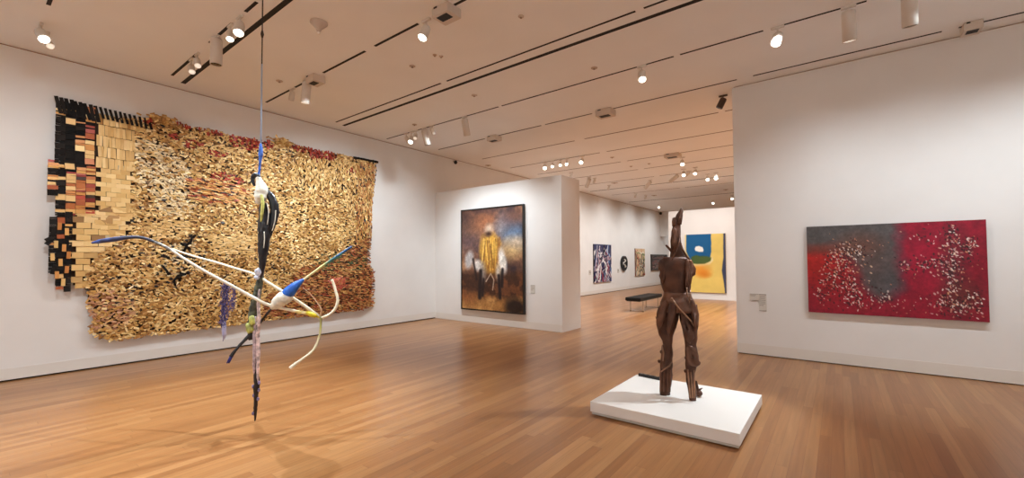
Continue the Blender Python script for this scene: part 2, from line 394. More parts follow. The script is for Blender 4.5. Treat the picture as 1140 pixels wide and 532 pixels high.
# --- red painting on the right wall
def red_painting():
    x0, x1, z0, z1, yb, yf = -.381, 1.462, .745, 2.022, YP-.004, YP-.06
    t = empty('painting', ((x0+x1)/2, yb, z0), 'wide abstract painting in red and slate grey with white flecks', 'painting')
    MB().box((x0, yf, z0), (x1, yb, z1), bev=.003).build('stretcher', mat('dark_red_canvas_edge', (84, 24, 30), .8), t)
    c = Canvas(330, 220, (138, 24, 44))
    c.blob(.06, .42, .14, .22, (176, 36, 22), .6)
    c.blob(.17, .55, .2, .3, (150, 26, 32), .8, k=.8)
    c.blob(.7, .35, .2, .35, (146, 20, 46), .7)
    c.blob(.93, .6, .12, .5, (120, 20, 36), .6, k=.7)
    G = (82, 78, 77)
    c.poly([(-.1,-.1),(.575,-.1),(.56,.2),(.56,.5),(.57,.66),(.5,.8),(.44,.82),(.38,.7),(.3,.42),(.22,.25),(-.1,.28)], G, .07, wob=.1, seed=4)
    c.blob(.46, .62, .1, .16, (74, 74, 76), .5, wob=.2); c.blob(.4, .45, .1, .2, (92, 70, 66), .8, k=.6, wob=.3)
    c.blob(.1, .27, .2, .05, (108, 62, 48), .9, k=.7); c.blob(.33, .22, .1, .1, (120, 62, 44), .9, k=.5)
    c.blob(.84, .55, .06, .35, (92, 44, 48), .8, k=.6, wob=.4); c.blob(.88, .75, .1, .12, (98, 46, 40), .8, k=.6, wob=.4)
    c.grain(18, .16, 3); c.grain(60, .14, 5)
    r = random.Random(11)
    def cluster(n, u, v, su, sv, pal, sz=(.006, .0145)):
        for _ in range(n):
            a, b = r.gauss(u, su), r.gauss(v, sv)
            if not (.015 < a < .985 and .02 < b < .97): continue
            l = r.uniform(*sz); c.dab(a, b, l, l*r.uniform(.35, .6), r.choice(pal), r.uniform(-1.4, .4)+PI/2, r.uniform(.6, 1))
    darks = [(48, 24, 28), (60, 30, 34), (78, 38, 40), (44, 34, 36)]
    lights = [(226, 210, 196), (236, 228, 218), (212, 176, 156), (200, 150, 128), (230, 218, 206), (196, 130, 110)]
    tan = [(206, 150, 110), (222, 186, 150), (190, 120, 90)]
    for pal, f in ((darks, 1.4), (lights, .7)):
        cluster(int(90*f), .22, .36, .055, .07, pal); cluster(int(40*f), .31, .28, .05, .05, pal); cluster(int(50*f), .16, .58, .05, .07, pal)
        cluster(int(80*f), .25, .68, .06, .09, pal); cluster(int(50*f), .31, .82, .05, .06, pal); cluster(int(30*f), .09, .78, .035, .07, pal)
        cluster(int(26*f), .46, .8, .04, .05, pal); cluster(int(40*f), .71, .44, .035, .045, pal); cluster(int(16*f), .6, .46, .03, .05, pal)
        cluster(int(70*f), .83, .2, .03, .1, pal); cluster(int(60*f), .83, .42, .045, .08, pal); cluster(int(40*f), .92, .26, .025, .05, pal)
        cluster(int(40*f), .83, .6, .02, .1, pal); cluster(int(110*f), .84, .85, .06, .07, pal); cluster(int(40*f), .93, .82, .04, .08, pal)
        cluster(int(14*f), .69, .14, .04, .05, pal)
    cluster(50, .25, .4, .07, .12, tan); cluster(30, .85, .55, .06, .25, tan); cluster(36, .5, .5, .3, .3, tan, (.004, .01)); cluster(40, .5, .86, .28, .06, lights, (.005, .013))
    c.build('canvas', (x0, yf-.0015, z1), (x1-x0, 0, 0), (0, 0, z0-z1), PAINT, t)
red_painting()

# --- tall dark painting on the partition: a generic stormy field of the same colours
def dark_painting():
    x0, x1, z0, z1, yb, yf = -7.603, -5.642, .315, 2.816, YP-.004, YP-.062
    t = empty('painting', ((x0+x1)/2, yb, z0), 'tall framed painting of storm clouds with a gold patch and white shapes', 'painting')
    fr = MB(); fw = .032
    fr.box((x0, yf-.012, z1-fw), (x1, yb, z1)).box((x0, yf-.012, z0), (x1, yb, z0+fw)).box((x0, yf-.012, z0+fw), (x0+fw, yb, z1-fw)).box((x1-fw, yf-.012, z0+fw), (x1, yb, z1-fw))
    fr.build('frame', BLACKWOOD, t)
    MB().box((x0+fw, yf+.004, z0+fw), (x1-fw, yb, z1-fw)).build('stretcher', mat('canvas_back', (150, 130, 104), .9), t)
    c = Canvas(230, 300, (88, 60, 50)); f = c.fbm(3, 21); g = c.fbm(5, 22); hh = c.fbm(9, 23)
    c.mix((f-.45)*5, (142, 98, 72)); c.mix((g-.56)*6, (176, 132, 98)); c.mix((.42-g)*7, (50, 38, 44))
    c.blob(.1, .12, .3, .2, (54, 38, 40), .8, k=.75, wob=.4); c.blob(.13, .33, .25, .1, (96, 78, 84), .8, k=.6, wob=.4)
    c.blob(.4, .12, .2, .12, (150, 92, 60), .9, k=.7, wob=.5, seed=5)
    c.blob(.86, .24, .2, .13, (92, 116, 146), .6, k=.85, wob=.5, seed=8); c.blob(.7, .16, .1, .1, (118, 122, 136), .8, k=.6, wob=.5)
    c.blob(.84, .42, .2, .09, (214, 178, 120), .7, k=.85, wob=.5, seed=9); c.blob(.9, .33, .12, .05, (198, 176, 150), .8, k=.7, wob=.5)
    c.blob(.9, .1, .2, .08, (96, 58, 46), .8, k=.7, wob=.4)
    c.mix((c.V-.585)*14, (66, 40, 27)); c.mix(((c.V-.6)*14)*np.clip((hh-.5)*5, 0, 1), (104, 62, 38))
    c.mix((c.V-.83+.1*(f-.5))*12, (160, 112, 62)); c.mix(np.clip((c.V-.84)*14, 0, 1)*np.clip((hh-.5)*6, 0, 1), (196, 148, 86))
    c.blob(.9, .95, .16, .08, (44, 30, 24), .4, wob=.3); c.blob(.06, .88, .16, .06, (126, 72, 40), .8, k=.7, wob=.4)
    # loose patches: gold in the middle, chalk white to both sides, dark bars below
    c.blob(.5, .42, .16, .2, (196, 148, 62), .22, wob=.35, seed=12); c.blob(.52, .56, .15, .08, (168, 116, 46), .4, k=.9, wob=.4)
    for i in range(26):
        u = .36+.3*random.random(); c.stroke([(u, .27+.12*random.random()), (u+random.uniform(-.05, .05), .5+.12*random.random())], .006, random.choice([(232, 190, 96), (140, 88, 34), (214, 168, 78), (120, 74, 34)]), .8)
    c.blob(.47, .2, .06, .045, (186, 166, 146), .7, k=.9, wob=.5); c.blob(.47, .25, .05, .02, (60, 38, 30), .8, wob=.4)
    c.blob(.69, .52, .065, .12, (226, 218, 208), .3, rot=-.2, wob=.2, seed=14); c.blob(.28, .56, .09, .06, (214, 206, 198), .35, rot=.5, wob=.25, seed=15)
    c.blob(.13, .5, .07, .085, (176, 170, 168), .35, rot=.3, wob=.35, seed=16); c.blob(.36, .64, .06, .09, (150, 138, 128), .5, k=.8, wob=.4, seed=17)
    c.blob(.62, .62, .04, .08, (206, 190, 170), .5, k=.8, wob=.3)
    for pts, wd in (([(.33, .62), (.31, .88)], .022), ([(.38, .7), (.36, .86)], .014), ([(.63, .66), (.65, .87)], .018), ([(.69, .6), (.68, .76)], .016), ([(.2, .5), (.26, .7)], .012)):
        c.stroke(pts, wd, (34, 24, 24), .95, .01)
    c.stroke([(.42, .72), (.5, .64), (.55, .7), (.53, .8)], .006, (190, 170, 150), .8)
    c.grain(40, .18, 31); c.grain(90, .14, 32)
    c.build('canvas', (x0+fw, yf, z1-fw), (x1-x0-2*fw, 0, 0), (0, 0, z0-z1+2*fw), PAINT, t)
dark_painting()

# --- yellow and blue painting in the far room
def yellow_painting():
    yb = 17.489; yf = yb-.06; x0, x1, z0, z1 = -4.80, -3.35, .265, 2.495
    t = empty('painting', ((x0+x1)/2, yb, z0), 'large yellow and blue abstract painting on the far white partition', 'painting')
    MB().box((x0, yf, z0), (x1, yb, z1), bev=.003).build('stretcher', mat('cream_canvas_edge', (170, 150, 110), .8), t)
    c = Canvas(150, 220, (222, 194, 108)); 
    c.blob(.2, .8, .3, .3, (234, 206, 112), .8, k=.6); c.grain(5, .06, 2)
    c.poly([(.04,-.1),(.66,-.1),(.665,.3),(.6,.5),(.2,.5),(.03,.3)], (34, 92, 140), .008, wob=.03, seed=3)
    c.poly([(.0,-.1),(.035,-.1),(.02,.25),(.04,.35),(-.1,.4)], (228, 214, 170), .01)
    c.poly([(.14,.5),(.17,.4),(.3,.36),(.4,.38),(.55,.37),(.66,.4),(.64,.47),(.5,.53),(.3,.53)], (76, 96, 54), .012, wob=.04, seed=6)
    c.poly([(.12,.5),(.3,.515),(.5,.51),(.64,.46),(.68,.38),(.7,.45),(.62,.52),(.45,.555),(.2,.55)], (226, 212, 160), .008, wob=.02, seed=7)
    c.poly([(.25,.25),(.28,.21),(.36,.2),(.45,.225),(.475,.27),(.46,.305),(.36,.305),(.27,.285)], (236, 234, 228), .008)
    c.blob(.42, .64, .2, .09, (222, 140, 50), .6, wob=.25, seed=9); c.blob(.3, .6, .2, .06, (226, 158, 64), .8, k=.6); c.blob(.5, .7, .12, .04, (206, 120, 40), .8, k=.6); c.blob(.58, .56, .1, .05, (214, 170, 90), .8, k=.6)
    c.poly([(.955,-.1),(.995,-.1),(1.1,1.1),(.985,1.1),(.94,.8),(.91,.62),(.95,.4)], (62, 68, 92), .008, wob=.02, seed=11)
    c.build('canvas', (x0, yf-.0015, z1), (x1-x0, 0, 0), (0, 0, z0-z1), MATTE, t)
yellow_painting()

# --- pictures on the left wall of the far room
def side_picture(y0, y1, z0, z1, label, base, fn, res=(90, 90), edge=(40, 30, 34), depth=.05):
    t = empty('painting', (XL+.002, (y0+y1)/2, z0), label, 'painting')
    MB().box((XL+.002, y0, z0), (XL+depth, y1, z1), bev=.003).build('stretcher', mat('canvas_edge', edge, .7), t)
    c = Canvas(*res, base); fn(c)
    c.build('canvas', (XL+depth+.002, y0, z1), (0, y1-y0, 0), (0, 0, z0-z1), PAINT, t)
    return t
def tangle(pal, n, wd, seed, steep=1.):
    def fn(c):
        r = random.Random(seed)
        for _ in range(n):
            u, v = r.random(), r.random(); pts = [(u, v)]; a = r.gauss(PI/2, .5*steep)
            for k in range(5):
                a += r.uniform(-.7, .7); u += .09*math.cos(a); v += .09*math.sin(a); pts.append((u, v))
            c.stroke(pts, r.uniform(*wd), r.choice(pal), .95, .006)
    return fn
side_picture(17.13, 18.93, .51, 2.23, 'large painting of tangled navy and white strokes beside the partition edge', (60, 62, 92),
    tangle([(28, 40, 84), (24, 34, 74), (232, 228, 222), (228, 224, 220), (222, 220, 224), (140, 44, 64), (84, 124, 176), (170, 140, 146), (30, 26, 40)], 120, (.008, .03), 3, .7), (120, 120))
side_picture(21.97, 23.34, .65, 2.12, 'smaller painting of red, black and cream curves left of the dark framed picture', (206, 176, 140),
    tangle([(24, 22, 24), (30, 26, 26), (214, 196, 160), (156, 62, 44), (120, 128, 84), (224, 214, 196), (186, 96, 70)], 46, (.012, .04), 9, 2.), (90, 100), (120, 70, 60))
def picture5():
    y0, y1, z0, z1 = 24.37, 27.2, .89, 1.82
    t = empty('framed_picture', (XL+.002, (y0+y1)/2, z0), 'dark framed picture partly hidden behind the brown metal sculpture', 'painting')
    f = .09; b = MB()
    b.box((XL+.002, y0, z1-f), (XL+.07, y1, z1)).box((XL+.002, y0, z0), (XL+.07, y1, z0+f)).box((XL+.002, y0, z0+f), (XL+.07, y0+f, z1-f)).box((XL+.002, y1-f, z0+f), (XL+.07, y1, z1-f))
    b.build('frame', mat('dark_brown_frame', (44, 34, 30), .4), t)
    c = Canvas(90, 60, (110, 98, 94)); tangle([(70, 58, 56), (160, 146, 140), (130, 90, 84), (60, 54, 60)], 40, (.02, .05), 5, 3.)(c)
    MB().box((XL+.002, y0+f, z0+f), (XL+.03, y1-f, z1-f)).build('stretcher', mat('grey_canvas_edge', (90, 80, 76), .8), t)
    c.build('canvas', (XL+.032, y0+f, z1-f), (0, y1-y0-2*f, 0), (0, 0, z0-z1+2*f), PAINT, t)
picture5()
def round_relief():
    cy, cz, ry, rz = 20.45, 1.345, .37, .37
    b = MB(); blk = rgba((24, 24, 26)); wht = rgba((196, 192, 186)); gr = rgba((74, 74, 76))
    t = empty('wall_relief', (XL+.002, cy, cz-rz), 'black oval relief with a pale twist hanging on the far left wall', 'wall art')
    def ring(r0, r1, x0, x1, n=32):
        m = MB()
        for j in range(n):
            a0, a1 = 2*PI*j/n, 2*PI*(j+1)/n
            q = [Vector((x, cy+ry*r*math.cos(a), cz+rz*r*math.sin(a))) for a in (a0, a1) for r in (r0, r1) for x in (x0, x1)]
            m.add(q, [(0,2,6,4),(1,5,7,3),(0,4,5,1),(2,3,7,6)])
        return m
    ring(.66, 1, XL+.002, XL+.09).build('rim', mat('black_relief', (26, 26, 28), .5), t)
    ring(0.02, .67, XL+.002, XL+.03).build('disc', mat('grey_relief', (120, 118, 114), .6), t)
    s_ = MB()
    s_.tube([(XL+.06, cy+ry*.45*math.sin(k*.9), cz+rz*(.55-.11*k)) for k in range(11)], .035, 8)
    s_.build('twist', mat('pale_relief', (206, 202, 194), .6), t)
    s2 = MB(); s2.tube([(XL+.055, cy-ry*.4*math.sin(k*.9+.5), cz+rz*(.5-.1*k)) for k in range(11)], .03, 8); s2.build('coil', mat('black_relief_coil', (26, 26, 28), .5), t)
round_relief()

# --- small wall labels
PLATE = mat('white_label_card', (206, 200, 190), .7); INK = mat('grey_label_print', (134, 124, 114), .8)
def wall_label(kind, a0, a1, z0, z1, lines, label, group=None):
    """kind 'y': on a wall facing the camera room; 'x': on the left wall"""
    P = (lambda a, z, o: (a, YP-.004-o, z)) if kind == 'y' else (lambda a, z, o: (XL+.004+o, a, z))
    def bx(a, b, c, d, o0, o1):
        p, q = P(a, c, o0), P(b, d, o1); return tuple(min(i, j) for i, j in zip(p, q)), tuple(max(i, j) for i, j in zip(p, q))
    o = tag(MB().box(*bx(a0, a1, z0, z1, -.003, .006)).build('wall_label', PLATE), label, 'label', group); move_origin(o, P((a0+a1)/2, z0, 0))
    m = MB(); w_ = a1-a0; h_ = z1-z0
    for f0, f1, g0, g1 in lines: m.box(*bx(a0+w_*f0, a0+w_*f1, z0+h_*g0, z0+h_*g1, .006, .0066))
    m.build('print', INK, o)
wall_label('y', -1.165, -1.035, .872, .982, [(.02, .98, .93, .99), (.08, .7, .8, .86), (.08, .6, .66, .71), (.02, .98, .0, .06)], 'upper white label card left of the red painting')
wall_label('y', -1.034, -.930, .712, .982, [(.02, .98, .94, .985), (.08, .86, .82, .85), (.08, .8, .72, .75), (.08, .9, .62, .65), (.08, .84, .52, .55), (.08, .86, .42, .45), (.08, .6, .32, .35), (.02, .98, 0, .03)], 'taller white text card touching the upper card left of the red painting')
wall_label('y', -5.50, -5.385, .80, .985, [(.02, .98, .96, .99), (.1, .8, .8, .84), (.1, .9, .66, .7), (.1, .85, .5, .54), (.1, .6, .36, .4), (.02, .98, 0, .03)], 'small white label card right of the dark storm painting')
wall_label('x', 16.72, 16.92, .88, 1.08, [(.1, .8, .7, .8), (.1, .9, .4, .5)], 'small label card left of the navy and white painting')
wall_label('x', 19.72, 19.92, .88, 1.08, [(.1, .8, .7, .8), (.1, .9, .4, .5)], 'small label card between the navy painting and the black oval')

# ------------------------------------------------------------------ the wall hanging
def hanging():
    """thousands of small flattened strips wired edge to edge, in panels of different colour"""
    t = empty('wall_hanging', (XL+.09, 3.4, .37), 'huge patchwork wall hanging of gold, cream, red and black strips', 'wall hanging')
    X0 = XL+.085
    def wz(px, py): q = at(px, py, 0, X0); return (q.y, q.z)
    def P(pts): return np.array([wz(*p) for p in pts])
    def inside(poly, y, z):
        ins = False; n = len(poly)
        for i in range(n):
            y0, z0 = poly[i]; y1, z1 = poly[(i+1) % n]
            if (z0 > z) != (z1 > z) and y < (y1-y0)*(z-z0)/(z1-z0)+y0: ins = not ins
        return ins
    outline = P([(150,131),(168,132),(172,129),(186,130),(192,135),(215,141),(240,145),(262,151),(290,156),(304,158),(312,153),(320,155),(330,161),(352,166),(375,171),(392,175),(420,180),(418,200),(415,222),(413,260),(411,296),(416,300),(416,341),(402,345),(392,346),(380,347),(352,352),(330,353),(300,357),(270,360),(250,363),(220,367),(200,370),(188,372),(165,373),(150,377),(130,380),(118,379),(104,374),(99,368),(102,356),(99,345),(95,336),(97,325),(92,316),(96,302),(104,288),(120,272),(118,240),(108,236),(108,131)])
    fold = lambda y, z: .035*noise.noise(Vector((y*1.1, z*.8, 1.3)))+.02*noise.noise(Vector((y*3, z*2.2, 5)))
    def pal(cols): return [rgba((min(255, c[0]*1.05), c[1]*1.0, c[2]*.89) if c[0]-c[2] > 25 else c) for c in cols]
    GOLD = pal([(198,164,106),(186,148,88),(210,182,128),(172,132,78),(222,200,152),(150,112,62),(204,172,112),(190,150,96),(128,92,52),(230,212,172)])
    PALE = pal([(236,226,202),(220,206,178),(206,192,168),(242,234,214),(198,182,158),(214,190,144)])
    CREAM = pal([(222,194,142),(214,184,130),(228,204,156),(206,174,120),(218,190,140),(232,210,168)])
    REDS = pal([(156,52,40),(136,44,36),(176,72,52),(120,40,34),(166,60,46)])
    STRIPE = pal([(204,148,86),(190,128,70),(216,172,110),(168,92,56),(222,190,140),(150,62,44),(180,110,64),(60,42,32),(206,160,100)])
    BLACK = pal([(24,20,18),(32,27,24),(18,16,15),(38,32,28),(28,24,21)])
    BROWN = pal([(176,124,78),(158,104,62),(190,142,92),(132,84,50),(170,96,62),(150,72,50),(110,70,44),(204,160,110)])
    ROSE = pal([(190,152,130),(176,132,112),(206,172,140),(196,160,108),(160,118,92)])
    panels = {k: MB() for k in ('gold_panel', 'cream_panel', 'striped_panel', 'black_panel', 'red_trim', 'rust_panel')}
    def tile(mb, y, z, ln, wd, ang, col, tilt=.3, lift=0., th=.0035):
        o = Vector((X0+fold(y, z)+lift, y, z))
        d = Vector((0, math.cos(ang), math.sin(ang))); n = Vector((1, random.uniform(-tilt, tilt), random.uniform(-tilt, tilt)+.08)).normalized()
        d = (d-n*d.dot(n)).normalized(); e = n.cross(d)
        mb.obox(o, (d, e, n), (ln/2, wd/2, th), col)
    # dark cloth behind everything that shows in the gaps
    back = MB()
    def sheet(poly, inset, dx, step=.06):
        ys = np.arange(poly[:, 0].min(), poly[:, 0].max(), step); zs = np.arange(poly[:, 1].min(), poly[:, 1].max(), step)
        for y in ys:
            for z in zs:
                if all(inside(poly, y+a, z+b) for a in (-inset, step+inset) for b in (-inset, step+inset)):
                    back.add([(X0+dx+fold(y+a, z+b), y+a, z+b) for a, b in ((0, 0), (step, 0), (step, step), (0, step))], [(0, 1, 2, 3)])
    gold_poly = outline
    sheet(gold_poly, .0, -.03)
    blackA = P([(62,107),(110,121),(106,150),(100,178),(96,200),(90,238),(62,236),(62,175)])
    strip = P([(62,178),(108,170),(107,236),(62,240)])
    lowblk = P([(60,238),(80,236),(78,262),(76,322),(60,318),(55,285)])
    bricks = P([(77,234),(150,232),(140,262),(118,275),(100,300),(92,322),(78,322)])
    cream = P([(108,131),(152,134),(150,180),(146,236),(107,236)])
    for pl in (blackA, strip, lowblk, bricks, cream): sheet(pl, .0, -.028)
    sheet(P([(66,114),(108,124),(152,136),(150,236),(118,276),(96,318),(66,316)]), .0, -.034)
    # --- gold crumpled field
    def px_in(pts): 
        poly = P(pts); return lambda y, z: inside(poly, y, z)
    soft_red = [wz(215,160)+(.14,.07), wz(243,171)+(.16,.06), wz(245,196)+(.16,.07), wz(262,200)+(.16,.08), wz(196,152)+(.1,.05), wz(352,172)+(.16,.15), wz(273,160)+(.25,.12), wz(390,190)+(.12,.06), wz(190,250)+(.05,.02)]
    topred = [wz(165,136)+(.09,.05), wz(206,139)+(.13,.06), wz(234,146)+(.2,.07), wz(276,156)+(.3,.1), wz(296,160)+(.15,.09), wz(340,166)+(.3,.07), wz(360,172)+(.3,.1)]
    white = [wz(185,195)+(.35,.35), wz(200,215)+(.3,.3), wz(170,170)+(.3,.2), wz(195,225)+(.25,.3)]
    rose = wz(122,345)+(.3,.3)
    dark_c = [wz(205,288)+(.3,.28), wz(215,268)+(.1,.12), wz(184,300)+(.12,.12), wz(146,322)+(.12,.08), wz(196,310)+(.1,.1)]
    stripe_mid = px_in([(208,196),(262,202),(278,214),(262,226),(236,228),(208,222)])
    calm = px_in([(160,252),(196,240),(214,250),(205,262),(172,266)])
    calm2 = px_in([(232,262),(284,262),(284,285),(236,282)])
    vert = px_in([(322,176),(420,181),(414,236),(392,240),(380,215),(345,215),(325,200)])
    rightcol = px_in([(396,180),(420,181),(412,296),(396,300)])
    rust = px_in([(290,352),(296,328),(318,318),(330,300),(352,292),(378,286),(398,272),(412,262),(412,296),(417,300),(417,343),(400,347),(352,353)])
    cream_t = px_in([(108,131),(152,134),(150,180),(146,240),(140,262),(118,275),(107,262)])
    def near(l, y, z): return ((y-l[0])/l[2])**2+((z-l[1])/l[3])**2
    step = .038
    y0, y1, z0, z1 = outline[:, 0].min(), outline[:, 0].max(), outline[:, 1].min(), outline[:, 1].max()
    for i in range(int((y1-y0)/step)+1):
        for j in range(int((z1-z0)/(step*.72))+1):
            y = y0+i*step+random.uniform(-.014, .014)+(step/2 if j % 2 else 0); z = z0+j*step*.72+random.uniform(-.008, .008)
            if not inside(outline, y, z) or cream_t(y, z): continue
            q = random.random(); mb = panels['gold_panel']; cols = GOLD; ang = random.gauss(0, .55); ln, wd, tl = random.uniform(.04, .068), random.uniform(.02, .03), .34
            nz = noise.noise(Vector((y*1.6, z*1.6, 9)))
            if nz > .12 and q < .5: cols = GOLD[2:5]+CREAM
            elif nz < -.2 and q < .4: cols = GOLD[3:6]
            if random.random() < .085: continue
            if min(near(l, y, z) for l in white) < 1 and random.random() < .62: cols = PALE
            if near(rose, y, z) < 1 and random.random() < .6: cols = ROSE
            if min(near(l, y, z) for l in dark_c) < 1:
                if random.random() < .22: cols = BLACK
                elif random.random() < .3: cols = PALE
            elif random.random() < .02: cols = BLACK
            if min(near(l, y, z) for l in soft_red) < 1 and random.random() < .55: mb = panels['red_trim']; cols = REDS
            if min(near(l, y, z) for l in topred) < 1 and random.random() < .75: mb = panels['red_trim']; cols = REDS; ang = PI/2+random.gauss(0, .2)
            elif rust(y, z): mb = panels['rust_panel']; cols = BROWN if random.random() < .8 else BLACK[:2]+GOLD[:3]; ang = random.gauss(-.12, .15); wd *= .8; ln *= 1.15; tl = .35
            elif rightcol(y, z): cols = BROWN[:3]+GOLD[:5] if random.random() < .9 else BLACK; ang = PI/2+random.gauss(0, .15); tl = .3
            elif vert(y, z): ang = PI/2+random.gauss(0, .3); cols = CREAM if random.random() < .4 else cols; tl = .4  # upright strips; the extra cream paints in a bright patch of light
            elif stripe_mid(y, z): mb = panels['striped_panel']; cols = STRIPE if random.random() < .75 else GOLD; ang = random.gauss(-.12, .12); ln *= 1.4; wd *= .8; tl = .3
            elif calm(y, z) or calm2(y, z): cols = CREAM; ang = random.gauss(0, .1); tl = .15
            gx = wz(365, 292); gx2 = wz(398, 292)
            if min(near(gx+(.35, .2), y, z), near(gx2+(.25, .2), y, z)) < 1 and random.random() < .2: cols = pal([(86,104,62),(66,88,60)])
            tile(mb, y, z, ln, wd, ang, random.choice(cols), tl, random.uniform(0, .018))
    # rosettes: small curled bosses in the gold field
    for px, py in ((103,311),(132,324),(113,350),(186,178),(206,232),(150,290),(305,178),(345,205),(262,244),(316,160)):
        y, z = wz(px, py)
        for k in range(9):
            a = 2*PI*k/9; tile(panels['gold_panel'], y+.035*math.cos(a), z+.035*math.sin(a), .05, .022, a+PI/2, random.choice(GOLD[:5]), .4, .03)
    # bunched lumps on the upper edge
    for px, py, n in ((176,131,34),(313,157,40),(184,134,20)):
        y, z = wz(px, py)
        for k in range(n): tile(panels['gold_panel'], y+random.gauss(0, .1), z+random.gauss(-.02, .04), .06, .025, random.uniform(-.8, .8), random.choice(GOLD[:6]), .6, random.uniform(0, .07))
    # --- cream panels: upright strips above, bricks below
    def grid(poly, mb, ly, lz, fn, brick=False, gap=.001, tilt=.1):
        a0, a1 = poly[:, 0].min(), poly[:, 0].max(); b0, b1 = poly[:, 1].min(), poly[:, 1].max(); j = 0; z = b1
        while z > b0-lz:
            y = a0-(ly/2 if brick and j % 2 else 0)
            while y < a1+ly:
                yy, zz = y+ly/2, z-lz/2
                if inside(poly, yy, zz):
                    c = fn(yy, zz)
                    if c is not None: tile(mb, yy+random.uniform(-.004, .004), zz+random.uniform(-.003, .003), ly-gap, lz-gap, random.gauss(0, .02), c, tilt, random.uniform(0, .005))
                y += ly
            z -= lz; j += 1
    def cm(y, z): return random.choice(CREAM)
    a = wz(100, 180)
    upper = P([(108,131),(152,134),(150,186),(107,186)]); lower = P([(107,186),(150,186),(146,240),(140,262),(118,275),(107,240)])
    grid(upper, panels['cream_panel'], .034, .16, lambda y, z: random.choice(CREAM) if random.random() > .04 else GOLD[3], brick=True)
    grid(lower, panels['cream_panel'], .11, .07, lambda y, z: random.choice(CREAM) if random.random() > .05 else rgba((200,184,146)), brick=True)
    grid(bricks, panels['cream_panel'], .15, .085, lambda y, z: random.choice(CREAM) if random.random() > .14 else random.choice(pal([(176,142,98),(190,160,112),(150,120,84)])), brick=True, gap=.003)
    # --- striped columns at the left
    def st(y, z):
        return random.choice(STRIPE)
    def stripes(poly, colw, pick):
        a0, a1 = poly[:, 0].min(), poly[:, 0].max(); b0, b1 = poly[:, 1].min(), poly[:, 1].max(); y = a0
        while y < a1:
            z = b1+random.uniform(0, .04)
            while z > b0:
                hgt = random.choice((.02, .026, .034, .045, .06, .085)); yy, zz = y+colw/2, z-hgt/2
                if inside(poly, yy, zz): 
                    mb, c = pick(yy, zz); tile(panels[mb], yy, zz, colw-.004, hgt-.003, random.gauss(.03, .04), c, .1, random.uniform(0, .014))
                z -= hgt
            y += colw
    ycut = wz(90, 180)[0]; zc = wz(80, 186)[1]
    def pickA(y, z):
        f = (z-zc)/1.0
        if y < ycut: return ('black_panel', random.choice(BLACK)) if random.random() < .76 else ('striped_panel', random.choice(STRIPE[:5]+CREAM[:3]))
        return ('striped_panel', random.choice(STRIPE+CREAM)) if random.random() < .8-.3*max(f-.4, 0) else ('black_panel', random.choice(BLACK))
    stripes(P([(62,110),(108,122),(108,186),(62,186)]), .1, pickA)
    def pickB(y, z): 
        if y < wz(71, 200)[0]: return ('black_panel', random.choice(BLACK)) if random.random() < .82 else ('striped_panel', STRIPE[4])
        r = random.random(); g = (zc-z)/.8
        if r < .08+.2*(1 if y < wz(89, 200)[0] and z > zc-.1 else 0): return 'black_panel', random.choice(BLACK)
        if r > 1-.28*g: return 'red_trim', random.choice(REDS)
        return 'striped_panel', random.choice(STRIPE)
    stripes(P([(62,186),(108,186),(107,240),(62,240)]), .1, pickB)
    stripes(P([(53,178),(62,178),(62,214),(53,215)]), .105, lambda y, z: ('striped_panel', random.choice(STRIPE[:5]+REDS[:1])) if random.random() < .85 else ('black_panel', BLACK[0]))
    stripes(P([(60,237),(81,236),(79,268),(77,322),(60,320),(55,292),(54,264)]), .075, lambda y, z: ('black_panel', random.choice(BLACK)) if random.random() < .87 else ('striped_panel', random.choice(STRIPE[:5])))
    # black strips along the upper left edge
    for k in range(20):
        px = 63+k*5.4; py = 107.5+(px-62)*(133-107)/106
        y, z = wz(px, py); ln = .17 if k > 8 else .24
        tile(panels['black_panel'], y+.018, z-ln/2+.01, ln, .031 if k > 8 else .041, PI/2+.2+random.gauss(0, .05), random.choice(BLACK), .1, .02)
    # ragged black tabs at the lower left, black bar at the upper right
    for px, py in ((53,265),(56,258),(52,268),(56,300)):
        y, z = wz(px, py); tile(panels['black_panel'], y+.03, z, .13, .05, random.uniform(.5, 1.6), random.choice(BLACK), .2, .01)
    a, b = wz(393, 175.5), wz(420, 180.5); 
    for k in range(10):
        f = (k+.5)/10; tile(panels['black_panel'], a[0]+(b[0]-a[0])*f, a[1]+(b[1]-a[1])*f, .085, .05, random.gauss(0, .1), random.choice(BLACK), .2, .03)
    for px, py in ((66,252),(74,258),(62,272),(71,276),(58,286),(67,292),(74,300),(63,306),(70,314),(76,284)):
        y, z = wz(px, py); tile(panels['striped_panel'], y, z, .1, .04, PI/2+random.gauss(0, .05), random.choice(STRIPE[:3]+CREAM[:2]), .05, .02)
    # crooked dark twists in the gold field
    for pts in ([(214,263),(213,268),(208,273),(205,280)], [(218,262),(213,264)], [(195,318),(194,312),(198,307),(207,305)], [(181,296),(186,302),(188,306)]):
        panels['black_panel'].tube([at(*p_, 0, X0+.05) for p_ in pts], .02, 6, BLACK[0])
    M = attr_mat('flattened_foil', .42, .18, .5); MD = attr_mat('black_strip', .75, 0, .2)
    for k, mb in panels.items():
        if mb.v: mb.build(k, MD if k == 'black_panel' else M, t)
    back.build('backing', mat('dark_backing', (58, 40, 26), .9), t)
hanging()

